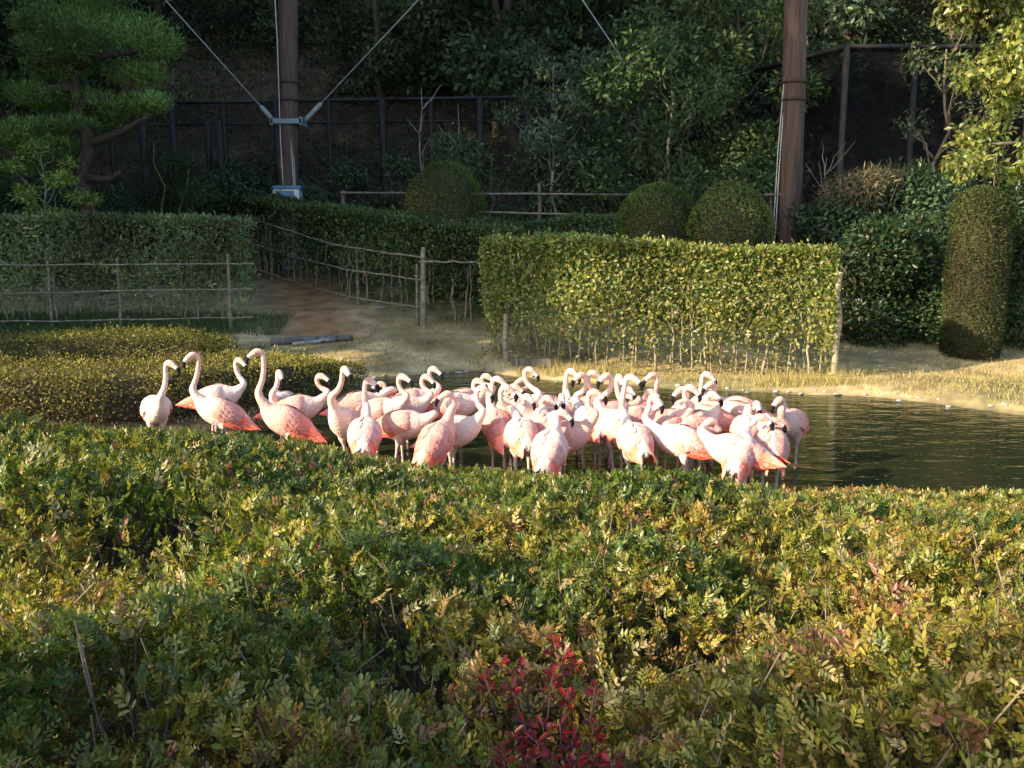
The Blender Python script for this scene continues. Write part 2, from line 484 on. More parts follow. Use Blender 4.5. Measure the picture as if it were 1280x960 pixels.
def hedge(name, label, pts, hgt, thick, n, ln, wd, pal, wts, seed, bare=0.0, stems=0, mat=None, top_noise=0.05, group=None, tone=None, core=None):
    """a clipped hedge along a ground polyline; hgt is a number or heights per point; bare: fraction of the height that is mostly stems"""
    r = np.random.default_rng(seed)
    P = np.asarray(pts, float)[:, :2]
    seg = np.linalg.norm(np.diff(P, axis=0), axis=1)
    cum = np.concatenate([[0], np.cumsum(seg)])
    L = cum[-1]
    hs = np.broadcast_to(np.asarray(hgt, float), (len(P),))
    def at(s):
        x = np.interp(s, cum, P[:, 0]); y = np.interp(s, cum, P[:, 1])
        e = 0.05
        tx = np.interp(s + e, cum, P[:, 0]) - np.interp(s - e, cum, P[:, 0]); ty = np.interp(s + e, cum, P[:, 1]) - np.interp(s - e, cum, P[:, 1])
        t = unit(np.stack([tx, ty], -1))
        return x, y, t, np.interp(s, cum, hs)
    s = r.uniform(0, L, n)
    face = r.uniform(0, 1, n)
    depth = np.abs(r.normal(0, 0.16, n))
    v = r.uniform(0, 1, n)
    side = np.where(face < 0.42, -1.0, np.where(face < 0.62, 1.0, 0.0))
    endf = face > 0.96
    s = np.where(endf, np.where(r.uniform(size=n) < 0.5, depth * thick, L - depth * thick), s)
    topf = (side == 0) & ~endf
    if bare > 0:                       # thin the foliage out towards the foot
        keepv = np.clip((v - bare * 0.15) / (bare * 1.2), 0.10, 1)
        lump = 0.5 + 0.5 * np.sin(s * 5.1 + 3 * np.sin(s * 1.7))
        kill = (r.uniform(size=n) > keepv * (0.55 + 0.45 * lump) + 0.25 * keepv * keepv) & ~topf
    else:
        kill = np.zeros(n, bool)
    x, y, t, h = at(s)
    nn = np.stack([-t[:, 1], t[:, 0]], -1)
    lat = np.where(side != 0, side * (0.5 - depth), r.uniform(-0.5, 0.5, n)) * thick
    lat = lat + 0.035 * Noise(seed, 2.3, 2)(np.stack([s, v * h], -1))
    zz = np.where(topf, 1 - depth * 0.35 * thick / np.maximum(h, .1), v) * h
    zz = zz + top_noise * Noise(seed + 3, 2.0, 1)(s[:, None]) * (zz / h) ** 2 * 0.6 + np.where(topf, r.exponential(0.02, n), 0)
    px, py = x + nn[:, 0] * lat, y + nn[:, 1] * lat
    pos = np.stack([px, py, ground(x, y) + zz], -1)
    out_n = np.concatenate([nn * np.where(side != 0, side, 0)[:, None], np.where(topf, 1.0, 0.35)[:, None]], 1)
    nrm = out_n + r.normal(0, 0.5, (n, 3))
    d = r.normal(0, 1, (n, 3)) + out_n * 0.5 + np.array([0, 0, 0.25])
    col = pick(pal, wts, n, r)
    if tone is not None:
        col = tone(pos, col, r)
    col = col * np.clip(1 + 0.22 * Noise(seed + 9, 1.6)(pos), 0.5, 1.6)[:, None]
    k = ~kill
    o = empty(name, (P[0, 0], P[0, 1], gz(P[0, 0], P[0, 1])))
    tag(o, label, 'hedge', group)
    org = np.array(o.location)
    me = leaf_mesh('foliage', mat or M_LEAF, (pos - org)[k], d[k], nrm[k], (ln * r.uniform(0.6, 1.3, n))[k], (wd * r.uniform(0.7, 1.2, n))[k], col[k])
    tag(link('foliage', me, o), kind='stuff')
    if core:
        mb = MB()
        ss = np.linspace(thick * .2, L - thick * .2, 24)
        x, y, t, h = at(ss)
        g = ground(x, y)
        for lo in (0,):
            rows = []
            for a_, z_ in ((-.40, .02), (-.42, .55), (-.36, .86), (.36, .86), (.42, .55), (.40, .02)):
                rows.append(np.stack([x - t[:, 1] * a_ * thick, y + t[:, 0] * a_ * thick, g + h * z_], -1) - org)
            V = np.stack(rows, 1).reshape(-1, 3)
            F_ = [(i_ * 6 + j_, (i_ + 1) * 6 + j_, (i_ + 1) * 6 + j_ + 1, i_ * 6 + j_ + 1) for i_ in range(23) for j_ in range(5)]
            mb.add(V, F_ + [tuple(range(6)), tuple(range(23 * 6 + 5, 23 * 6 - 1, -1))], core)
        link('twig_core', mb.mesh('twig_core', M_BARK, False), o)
    for q in range(stems):
        sq = L * (q + r.uniform(0.15, 0.85)) / stems
        x, y, t, h = at(np.array([sq]))
        lt = r.uniform(-0.32, 0.3) * thick
        g = np.array([x[0] - t[0, 1] * lt, y[0] + t[0, 0] * lt, 0.0])
        g[2] = gz(g[0], g[1])
        s_ = r.uniform(0.7, 1.5)
        link('stem', STEM_MESH[q % 5], o, g - org, (0, 0, r.uniform(0, 6.28)), (s_, s_, h[0] * r.uniform(0.5, 0.8)))
    return o


# the tall clipped hedge beyond the pond
HL, HR = np.array([-0.33, 12.45]), np.array([4.02, 10.95])


def warm(pos, col, r):
    w = np.clip(1.1 - (pos[:, 2]) * 0.9, 0, 1)[:, None] * 0.5
    return col * (1 - w) + np.array([0.19, 0.165, 0.06]) * w


hedge('clipped_hedge', 'tall sunlit clipped hedge with bare pale stems standing at the far water edge', [HL, (HL + HR) / 2, HR], [1.55, 1.57, 1.59], 0.6, 46000,
      0.068, 0.036, [(0.06, 0.10, 0.024), (0.12, 0.165, 0.036), (0.22, 0.235, 0.055), (0.34, 0.30, 0.09)], [2, 4, 4, 2.5], 101, bare=0.45, stems=46, tone=warm)
# the hedge behind the middle bamboo fence, running away to the left
mid = [W(640, 425, 14.0), W(540, 420, 14.6), W(440, 400, 15.9), W(370, 380, 17.2), W(300, 360, 18.6)]
hedge('boundary_hedge', 'dark green hedge climbing beside the earth path behind a curved bamboo rail', mid, [1.50, 1.50, 1.52, 1.47, 1.58], 0.9, 34000,
      0.075, 0.036, GREEN, [4, 5, 3, 1], 102, bare=0.38, stems=34)
# hedge behind the left bamboo fence
lf = [W(-120, 420, 14.3), W(120, 415, 14.3), W(318, 410, 14.4)]
hedge('fence_hedge', 'thin feathery hedge with spindly stems behind the straight bamboo fence', lf, [1.58, 1.56, 1.55], 0.7, 30000,
      0.09, 0.028, [(0.11, 0.165, 0.068), (0.165, 0.22, 0.09), (0.22, 0.255, 0.12), (0.25, 0.23, 0.12)], [3, 4, 3, 1], 103, bare=0.36, stems=40, mat=M_DULL)
# low hedge strip behind the tall one
hedge('low_hedge', 'low dark hedge strip below the rear bamboo rails', [W(590, 300, 14.9), W(700, 300, 14.9), W(800, 300, 14.9)], 1.47, 0.6, 9000,
      0.06, 0.03, GREEN, [4, 5, 2, 0], 104)

# low clipped azalea hedges on the left bank
OLIVE = [(0.14, 0.15, 0.028), (0.20, 0.19, 0.034), (0.25, 0.20, 0.04), (0.16, 0.10, 0.04), (0.09, 0.065, 0.035)]
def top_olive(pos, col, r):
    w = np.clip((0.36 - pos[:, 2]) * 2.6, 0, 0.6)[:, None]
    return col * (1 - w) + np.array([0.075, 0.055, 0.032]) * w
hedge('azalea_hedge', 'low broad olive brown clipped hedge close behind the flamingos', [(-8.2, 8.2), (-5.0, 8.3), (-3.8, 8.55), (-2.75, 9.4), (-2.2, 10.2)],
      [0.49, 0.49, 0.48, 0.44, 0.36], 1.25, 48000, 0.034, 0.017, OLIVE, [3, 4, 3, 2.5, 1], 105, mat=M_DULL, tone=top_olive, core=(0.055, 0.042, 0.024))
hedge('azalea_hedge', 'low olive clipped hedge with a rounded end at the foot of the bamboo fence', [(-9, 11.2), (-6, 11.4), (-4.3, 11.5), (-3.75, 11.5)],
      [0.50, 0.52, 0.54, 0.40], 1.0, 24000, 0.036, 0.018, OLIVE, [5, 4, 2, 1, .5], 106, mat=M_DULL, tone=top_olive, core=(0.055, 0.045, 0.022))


# clipped topiary
def topiary(name, label, base, rx, ry, h, n, pal, wts, seed, tall=False, group=None, patch_fn=None):
    r = np.random.default_rng(seed)
    o = empty(name, base)
    tag(o, label, 'topiary', group)
    u = rand_unit(n, r)
    uz = np.abs(u[:, 2]) if not tall else u[:, 2]
    v = r.uniform(0, 1, n)
    th = r.uniform(0, 6.283, n)
    hp = 0.80 if tall else 0.62                      # straight flanks below, dome above
    body = v < (0.72 if tall else 0.5)
    zb = r.uniform(0, hp, n) * h
    bulge = 0.86 + 0.14 * np.sin(np.clip(zb / (hp * h), 0, 1) * 2.2 + 0.5)
    phi = np.arccos(r.uniform(0, 1, n))
    cx = np.where(body, np.cos(th) * bulge, np.cos(th) * np.sin(phi)); cy = np.where(body, np.sin(th) * bulge, np.sin(th) * np.sin(phi))
    cz = np.where(body, zb, hp * h + np.cos(phi) * (1 - hp) * h)
    k = 1 - np.abs(r.normal(0, 0.06, n))
    nz = 1 + r.exponential(.012, n) + (0.022 if tall else 0.05) * Noise(seed, 3.0)(np.stack([cx, cy, cz / h * 2], -1))
    pos = np.stack([cx * rx * k * nz, cy * ry * k * nz, cz * (0.97 + 0.03 * nz) - (1 - k) * 0.2], -1)
    nrm = np.stack([cx, cy, np.where(body, 0.1, np.cos(phi))], -1)
    col = pick(pal, wts, n, r)
    col *= np.clip(1 + 0.25 * Noise(seed + 5, 2.6)(pos), 0.5, 1.5)[:, None]
    if patch_fn is not None:
        col = patch_fn(pos, col, r)
    me = leaf_mesh('foliage', M_DULL, pos, r.normal(0, 1, (n, 3)) + nrm * 0.8, nrm + r.normal(0, 0.5, (n, 3)), 0.034 * r.uniform(.6, 1.3, n), 0.018, col)
    tag(link('foliage', me, o), kind='stuff')
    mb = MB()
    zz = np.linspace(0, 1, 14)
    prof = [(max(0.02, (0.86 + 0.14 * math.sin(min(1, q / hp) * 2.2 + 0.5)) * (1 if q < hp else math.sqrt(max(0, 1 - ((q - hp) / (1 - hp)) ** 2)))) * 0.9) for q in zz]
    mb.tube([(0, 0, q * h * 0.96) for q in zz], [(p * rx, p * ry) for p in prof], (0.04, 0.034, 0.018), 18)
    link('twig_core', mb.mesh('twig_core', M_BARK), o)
    return o


TOP = [(0.06, 0.115, 0.02), (0.10, 0.165, 0.026), (0.13, 0.15, 0.032), (0.12, 0.09, 0.034)]
def painted_patch(cx, cz, rad, c=(0.19, 0.12, 0.035)):
    def f(pos, col, r):
        w = np.clip(1.2 - np.hypot(pos[:, 0] - cx, pos[:, 2] - cz) / rad, 0, 0.85)[:, None] * (r.uniform(size=(len(pos), 1)) < 0.8)
        return col * (1 - w) + np.array(c) * w
    return f
bs = W(557, 290, 16.0); bz = gz(bs[0], 16.0)
topiary('topiary_dome', 'clipped round shrub with sunlight painted on its flank standing alone above the hedge', (bs[0], 16.0, bz), .69, .66, W(557, 201, 16)[2] - bz, 15000, TOP, [3, 4, 2, 1], 201,
        group='clipped domes behind the hedge', patch_fn=painted_patch(-0.6, 1.55, 0.32))  # sun on the lower left flank, painted into the leaf colours
bs = W(823, 290, 14.6); bz = gz(bs[0], 14.6)
topiary('topiary_dome', 'clipped green dome with a dark patch, left of a pair of shrubs', (bs[0], 14.6, bz), .70, .66, W(823, 229, 14.6)[2] - bz, 15000, TOP, [4, 4, 1, 1], 202,
        group='clipped domes behind the hedge', patch_fn=painted_patch(0.15, 1.25, 0.28, (0.03, 0.03, 0.025)))  # dark grey patch mixed into the leaf colours
bs = W(911, 290, 14.2); bz = gz(bs[0], 14.2)
topiary('topiary_dome', 'brownish green clipped dome beside the smooth brown pole', (bs[0], 14.2, bz), .69, .66, W(911, 226, 14.2)[2] - bz, 15000, TOP, [3, 3, 3, 2], 203,
        group='clipped domes behind the hedge')
bs = W(1211, 455, 12.3); bz = gz(bs[0], 12.3)
topiary('topiary_column', 'tall round-topped clipped column shrub on the dry bank', (bs[0], 12.3, bz), .40, .42, W(1205, 232, 12.3)[2] - bz, 22000,
        [(0.036, 0.055, 0.014), (0.055, 0.075, 0.018), (0.075, 0.075, 0.022), (0.04, 0.033, 0.018)], [4, 4, 1.5, 1], 204, tall=True)


def shrub(name, label, base, clumps, n, ln, wd, pal, wts, seed, mat=None, cat='shrub', stems=5, group=None, up=0.35, shell=0.35):
    o = empty(name, base)
    tag(o, label, cat, group)
    me = leaf_mesh('foliage', mat or M_LEAF, *blob_leaves(clumps, n, ln, wd, pal, wts, seed, up=up, shell=shell))
    tag(link('foliage', me, o), kind='stuff')
    r = np.random.default_rng(seed)
    for q in range(stems):
        c_ = clumps[q % len(clumps)]
        P, R = limb((r.normal(0, .1), r.normal(0, .1), -0.1), np.asarray(c_[0]) + r.normal(0, .5, 3) * np.asarray(c_[1]), 0.03, 0.008, 7, 0.1, r)
        mb = MB(); mb.tube(P, R, (0.12, 0.095, 0.07), 6)
        link('stem', mb.mesh('stem', M_BARK), o)
    return o


def clump_at(base, u, v, Y, ru, rv, rd):
    p = W(u, v, Y)
    return (p - np.asarray(base), (ru * Y / F, rd, rv * Y / F))


DARK = [(0.022, 0.05, 0.016), (0.035, 0.07, 0.022), (0.055, 0.085, 0.028), (0.09, 0.10, 0.035)]
b0 = on_ground(W(1110, 440, 13.4))
shrub('camellia_shrub', 'dark glossy shrub between the clipped hedge end and the topiary column', b0,
      [clump_at(b0, 1100, 330, 13.2, 62, 62, .6), clump_at(b0, 1085, 410, 13.0, 50, 55, .5), clump_at(b0, 1150, 400, 13.2, 45, 60, .5), clump_at(b0, 1145, 320, 13.6, 50, 55, .5)],
      16000, 0.085, 0.042, DARK, [4, 4, 2, 1], 301, shell=.3)
b0 = on_ground(W(1100, 300, 15.2))
shrub('vine_mound', 'rounded mound of grey green creepers beside the netted enclosure', b0,
      [clump_at(b0, 1105, 268, 15.2, 90, 55, .9), clump_at(b0, 1050, 285, 15.0, 60, 45, .8), clump_at(b0, 1165, 262, 15.3, 50, 50, .8), clump_at(b0, 1130, 238, 15.4, 45, 30, .6), clump_at(b0, 1190, 320, 15.0, 60, 60, .8)],
      20000, 0.10, 0.05, [(0.035, 0.07, 0.03), (0.06, 0.10, 0.045), (0.085, 0.12, 0.05)], [3, 4, 2], 302, up=.6)
b0 = on_ground(W(1075, 300, 14.9))
shrub('dry_vine', 'tangle of dry brown vines draped over the creeper mound', b0, [clump_at(b0, 1070, 240, 14.8, 42, 28, .5), clump_at(b0, 1095, 226, 14.9, 32, 18, .4)],
      3500, 0.12, 0.018, [(0.16, 0.12, 0.07), (0.12, 0.10, 0.06), (0.08, 0.09, 0.04)], [3, 3, 2], 303, mat=M_DULL, stems=12)
b0 = on_ground(W(1275, 440, 12.9))
shrub('dark_shrub', 'dark ragged shrub crowding the shaded side of the topiary column', b0,
      [clump_at(b0, 1275, 400, 12.9, 45, 60, .5), clump_at(b0, 1290, 310, 13.2, 55, 60, .6), clump_at(b0, 1255, 350, 13.1, 30, 70, .4), clump_at(b0, 1300, 240, 13.4, 60, 45, .6)],
      12000, 0.08, 0.038, DARK, [4, 4, 2, 1], 304)
b0 = on_ground(W(275, 290, 18.3))
shrub('round_shrub', 'dark leafy shrub at the upper end of the earth path', b0,
      [clump_at(b0, 290, 245, 18.3, 48, 40, .8), clump_at(b0, 262, 262, 18.2, 30, 35, .6), clump_at(b0, 320, 262, 18.5, 35, 35, .6)], 8000, 0.10, 0.05, DARK, [4, 4, 2, 0], 305)
b0 = on_ground(W(215, 300, 17.0))
shrub('pine_sapling_bush', 'small soft green conifer bush beneath the cloud-pruned pine', b0,
      [clump_at(b0, 215, 205, 17.0, 42, 22, .5), clump_at(b0, 235, 240, 17.0, 40, 18, .5), clump_at(b0, 195, 245, 17.0, 35, 20, .5), clump_at(b0, 205, 275, 17, 40, 20, .5)],
      7000, 0.12, 0.014, DARK, [3, 4, 3, 0], 306, mat=M_DULL)
b0 = on_ground(W(60, 300, 19.0))
shrub('dark_shrub', 'broad dark shrubs in deep shade behind the feathery hedge', b0,
      [clump_at(b0, 40, 265, 18.5, 70, 45, .8), clump_at(b0, 140, 270, 18.5, 60, 35, .8), clump_at(b0, 200, 285, 18.2, 50, 30, .8), clump_at(b0, -40, 250, 19, 70, 60, .8)],
      12000, 0.11, 0.05, DARK, [5, 4, 1, 0], 307)

# ------------------------------------------------------------------ bamboo fences
BAM = np.array([0.23, 0.195, 0.14])
def bamboo(name, p0, p1, r, parent, org, seed, col=BAM, n=9, wob=0.004):
    rr = np.random.default_rng(seed)
    p0, p1 = np.asarray(p0) - org, np.asarray(p1) - org
    t = np.linspace(0, 1, n)[:, None]
    P = p0 + (p1 - p0) * t + rr.normal(0, wob, (n, 3))
    P[0], P[-1] = p0, p1
    mb = MB()
    Q = catmull(P, n * 6)
    R = np.full(len(Q), r) * np.linspace(1.1, 0.8, len(Q))
    R[::6] *= 1.10                                    # nodes
    c = np.tile(col, (len(Q), 1)) * rr.uniform(0.75, 1.2, (len(Q), 1))
    c[::6] *= 0.6
    mb.tube(Q, R, c, 8)
    return link(name, mb.mesh(name, M_BAMBOO), parent)


def post(u, v_top, v_bot, Y, r, parent, org, seed, col=(0.20, 0.165, 0.12)):
    p = W(u, v_bot, Y); top = W(u, v_top, Y)
    g = gz(p[0], Y)
    return bamboo('post', (p[0], Y, g - 0.1), (p[0] + 0.01, Y, top[2]), r, parent, org, seed, np.array(col), 6, 0.006)


o = empty('bamboo_fence', on_ground(W(288, 415, 13.7)))
tag(o, 'straight three-rail bamboo fence in front of the feathery hedge', 'fence', 'bamboo fences round the pond')
org = np.array(o.location)
for q, (u, vt) in enumerate([(289, 318), (152, 322), (66, 326), (-30, 326), (-130, 326)]):
    post(u, vt, 415, 13.75, 0.032 if q == 0 else 0.024, o, org, 400 + q)
for q, (ua, va, ub, vb) in enumerate([(-160, 332, 252, 330), (-160, 370, 152, 364), (-160, 404, 140, 400)]):
    bamboo('rail', W(ua, va, 13.66), W(ub, vb, 13.66), 0.0145, o, org, 410 + q)
for q, (ua, va, ub, vb) in enumerate([(246, 329.5, 318, 330), (120, 364, 316, 361), (110, 401, 316, 396)]):
    bamboo('rail', W(ua, va, 13.62), W(ub, vb, 13.62), 0.0135, o, org, 415 + q)

o = empty('bamboo_fence', on_ground(W(530, 422, 13.9)))
tag(o, 'curved bamboo rail fence descending beside the earth path to a tall post', 'fence', 'bamboo fences round the pond')
org = np.array(o.location)
post(530, 309, 422, 13.9, 0.045, o, org, 420, (0.27, 0.23, 0.16)); post(522, 330, 420, 14.0, 0.028, o, org, 421)
post(341, 285, 370, 17.3, 0.04, o, org, 423); post(448, 305, 400, 15.4, 0.035, o, org, 424)
for q, L_ in enumerate([[(282, 262, 18.2), (345, 283, 16.9), (415, 305, 15.4), (475, 315, 14.5), (530, 322, 13.82)],
                        [(312, 303, 17.6), (370, 322, 16.4), (440, 338, 15.0), (528, 350, 13.82)],
                        [(318, 336, 17.4), (380, 356, 16.2), (440, 372, 15.0), (528, 384, 13.82)]]):
    for s_ in range(len(L_) - 1):
        bamboo('rail', W(*L_[s_]), W(*L_[s_ + 1]), 0.0145, o, org, 430 + q * 6 + s_)
bamboo('rail', W(524, 327, 13.8), W(612, 328, 13.5), 0.0145, o, org, 460)

o = empty('bamboo_fence', on_ground(W(673, 300, 16.6)))
tag(o, 'weathered two-rail bamboo fence behind the round clipped shrubs', 'fence', 'bamboo fences round the pond')
org = np.array(o.location)
for q, u in enumerate([673, 430, 800, 960]):
    post(u, 229 if q == 0 else 238, 300, 16.6, 0.045, o, org, 470 + q, (0.12, 0.09, 0.06))
for q, (ua, va, ub, vb) in enumerate([(425, 241, 560, 242), (550, 242.5, 722, 242.5), (715, 243, 990, 243.5), (425, 266, 560, 267), (550, 264, 722, 268), (715, 269, 985, 270)]):
    bamboo('rail', W(ua, va, 16.54), W(ub, vb, 16.54), 0.02, o, org, 480 + q, BAM * (1.0 if q in (1, 4) else 0.5))

# posts of the hedge and the stub rails that carry it
for q, (u, vt, vb, Y_) in enumerate([(1043, 340, 478, 10.75), (632, 392, 455, 12.05)]):
    o = empty('hedge_post', on_ground(W(u, vb, Y_)))
    tag(o, ['pale wooden post at the open end of the sunlit hedge', 'thin wooden post at the shaded end of the sunlit hedge'][q], 'post')
    org = np.array(o.location)
    bamboo('shaft', org - [0, 0, 0.1], (org[0], org[1], W(u, vt, Y_)[2]), 0.04, o, org, 490 + q, np.array((0.30, 0.24, 0.16)), 6, 0.008)

# ------------------------------------------------------------------ net enclosure
o = empty('net_enclosure', on_ground(W(600, 230, 22.8)))
tag(o, 'long dark netted enclosure with black posts across the wooded slope', 'enclosure')
org = np.array(o.location)
ZT = 5.3
line = [W(60, 139, 24.0), W(215, 137, 23.75), W(345, 135.5, 23.5), W(478, 133, 23.2), W(600, 131, 22.95), W(720, 129, 22.7), W(800, 128, 22.5)]
cornr = W(1058, 71, 17.0)
line += [W(905, 108, 20.2), cornr, W(1145, 73, 17.0), W(1290, 73, 17.0)]
line = [np.array([p[0], p[1], ZT]) for p in line]
def steel_tube(name, p0, p1, r, parent, org, c=(0.018, 0.017, 0.016), sides=6):
    mb = MB(); mb.tube([np.asarray(p0) - org, np.asarray(p1) - org], [r, r], c, sides)
    return link(name, mb.mesh(name, M_STEEL), parent)
for q in range(len(line) - 1):
    a, c_ = line[q], line[q + 1]
    steel_tube('top_rail', a, c_, 0.045, o, org)
    m0, m1 = a.copy(), c_.copy(); m0[2] -= 0.55; m1[2] -= 0.55
    if q < 6: steel_tube('mid_rail', m0, m1, 0.03, o, org)
    V = np.array([[a[0], a[1], gz(a[0], a[1]) - .2], [c_[0], c_[1], gz(c_[0], c_[1]) - .2], [c_[0], c_[1], ZT - .02], [a[0], a[1], ZT - .02]]) - org + np.array([0, 0.03, 0])
    link('net_panel', raw_mesh('net_panel', V, [(0, 1, 2, 3)], M_NET2 if q < 6 else M_NET, np.ones((4, 3)), False), o)
pl = line + [line[q] + (line[q + 1] - line[q]) * .5 for q in range(6)]
for q, p in enumerate(pl):
    lum = (0.05, 0.037, 0.026) if q == 8 else (0.016, 0.015, 0.014)
    steel_tube('post', (p[0], p[1], gz(p[0], p[1]) - .2), (p[0], p[1], ZT), (0.06 if q > 6 else 0.09) if q < 11 else 0.06, o, org, lum)

o = empty('aviary_gate', on_ground(W(268, 270, 19.5)))
tag(o, 'dark framed gate post pair standing before the netting by the pine', 'gate')
org = np.array(o.location)
for u in (180, 262, 275):
    p = W(u, 200, 19.5)
    steel_tube('post', (p[0], 19.5, gz(p[0], 19.5) - .1), (p[0], 19.5, W(u, 150, 19.5)[2]), 0.075, o, org)
steel_tube('cross_bar', W(178, 262, 19.5), W(278, 258, 19.5), 0.05, o, org)
steel_tube('lock_plate', W(268, 185, 19.45), W(268, 212, 19.45), 0.11, o, org, sides=4)

# ------------------------------------------------------------------ poles, wires, box
def pole(name, label, u0, v0, u1, v1, Y_, r0, r1, col, bands):
    bot = W(u0, v0, Y_); top = W(u1, v1, Y_)
    g = gz(bot[0], Y_)
    o = empty(name, (bot[0], Y_, g))
    tag(o, label, 'pole')
    org = np.array(o.location)
    dirv = (top - bot) / (top[2] - bot[2])
    P = [bot + dirv * (z - bot[2]) - org for z in np.linspace(g - 0.3, 13.0, 16)]
    mb = MB(); mb.tube(P, np.linspace(r0, r1, 16), np.array(col), 20)
    link('shaft', mb.mesh('shaft', M_POLE), o)
    for v, dv in bands:
        z = W(u0, v, Y_)[2]; p = bot + dirv * (z - bot[2]) - org
        mb = MB(); h_ = dv * Y_ / F / 2
        mb.tube([p - [0, 0, h_], p + [0, 0, h_]], [r0 * 1.03 + .006] * 2, (0.045, 0.028, 0.02), 20)
        link('band', mb.mesh('band', M_STEEL), o)
    return o, bot, dirv, org


o, bot, dv_, org = pole('wooden_pole', 'dark weathered wooden pole with a steel guy collar and clipped cables', 361, 250, 360, 0, 19.0, 0.205, 0.185, (0.085, 0.056, 0.042), [(103, 4), (125, 4)])
cz_ = W(361, 153, 19.0)
for s_ in (-1, 1):
    mb = MB(); c0 = cz_ - org
    mb.box(c0 + np.array([0, s_ * 0.235, 0]), (0.62, 0.03, 0.10), (0.16, 0.21, 0.24))
    link('collar_bar', mb.mesh('collar_bar', M_PAINT, False), o)
    mb = MB(); mb.box(c0 + np.array([s_ * 0.30, 0, 0]), (0.05, 0.50, 0.16), (0.18, 0.23, 0.26))
    link('collar_bracket', mb.mesh('collar_bracket', M_PAINT, False), o)
for dx in (-0.06, 0.145, 0.17):
    mb = MB()
    zz = np.linspace(cz_[2] - 2.2, 12.5, 12)
    mb.tube([np.array([bot[0] + dx + 0.01 * math.sin(q * 2.1), 19 - math.sqrt(max(0, .2 ** 2 - dx * dx)) - 0.025, z]) - org for q, z in enumerate(zz)], [0.012] * 12, (0.42, 0.40, 0.38), 6)
    link('cable', mb.mesh('cable', M_PAINT), o)


def wire(name, label, pts, r, col, cat='wire', turn=None, group=None):
    o = empty(name, pts[0]); tag(o, label, cat, group)
    org = np.array(pts[0])
    mb = MB(); mb.tube([np.asarray(p) - org for p in pts], [r] * len(pts), col, 6)
    link('strand', mb.mesh('strand', M_PAINT), o)
    if turn is not None:
        mb = MB(); mb.tube([np.asarray(p) - org for p in turn], [0.03, 0.05, 0.05, 0.03], (0.25, 0.29, 0.32), 8)
        link('turnbuckle', mb.mesh('turnbuckle', M_PAINT), o)
    return o


a = W(343, 152, 18.95); c_ = W(212, 6, 18.6); e = a + (c_ - a) * 3.0
wire('guy_wire', 'steel guy wire rising from the wooden pole collar over the pine', [a, e], 0.013, (0.36, 0.37, 0.38), turn=[a, a + (c_ - a) * .03, a + (c_ - a) * .12, a + (c_ - a) * .14])
a = W(380, 152, 18.95); c_ = W(521, 2, 18.6); e = a + (c_ - a) * 3.0
wire('guy_wire', 'steel guy wire rising from the wooden pole collar towards the smooth pole', [a, e], 0.013, (0.36, 0.37, 0.38), turn=[a, a + (c_ - a) * .03, a + (c_ - a) * .14, a + (c_ - a) * .16])
a = W(786, 86, 19.5); c_ = W(728, 0, 19.5)
wire('stay_wire', 'thin stay wire running down into the bushy tree', [a + (a - c_) * 1.5, a, c_, c_ + (c_ - a) * 2], 0.012, (0.36, 0.37, 0.38))

o, bot, dv_, org = pole('brown_pole', 'smooth reddish brown pole with two dark bands beside the brown clipped dome', 987, 285, 995, 0, 15.6, 0.20, 0.170, (0.095, 0.060, 0.045), [(103, 4), (125, 4)])
for q, dx in enumerate((-0.27, -0.31)):
    mb = MB()
    zz = np.linspace(W(970, 285, 15.5)[2] - .8 + q * .5, 12.0, 14)
    mb.tube([np.array([bot[0] + dx + (z - 2) * 0.03 + 0.012 * math.sin(k * 1.7 + q), 15.55, z]) - org for k, z in enumerate(zz)], [0.010] * 14, (0.5, 0.49, 0.46), 6)
    link('cable', mb.mesh('cable', M_PAINT), o)
mb = MB(); p = W(975, 243, 15.55) - org
mb.box(p, (0.55, 0.03, 0.03), (0.2, 0.17, 0.14)); link('cable_bracket', mb.mesh('cable_bracket', M_STEEL, False), o)

p = W(360, 241, 18.5)
g = gz(p[0], 18.5)
o = empty('junction_box', (p[0], 18.5, g)); tag(o, 'white equipment box with a blue lid at the foot of the wooden pole', 'box')
for nm, c0, sz, cl in [('cabinet', (0, 0, p[2] - g - 0.05), (0.52, 0.3, 0.24), (0.55, 0.6, 0.62)), ('lid', (0.01, -0.01, p[2] - g + 0.105), (0.60, 0.36, 0.06), (0.06, 0.14, 0.28)),
                       ('foot', (0, 0, (p[2] - g - 0.17) / 2), (0.30, 0.24, p[2] - g - 0.17), (0.28, 0.30, 0.31)), ('door', (-0.02, -0.155, p[2] - g - 0.05), (0.36, 0.02, 0.16), (0.10, 0.18, 0.28)),
                       ('side_panel', (-0.235, -0.16, p[2] - g - 0.12), (0.09, 0.02, 0.34), (0.5, 0.56, 0.6))]:
    mb = MB(); mb.box(c0, sz, cl); link(nm, mb.mesh(nm, M_PAINT, False), o)

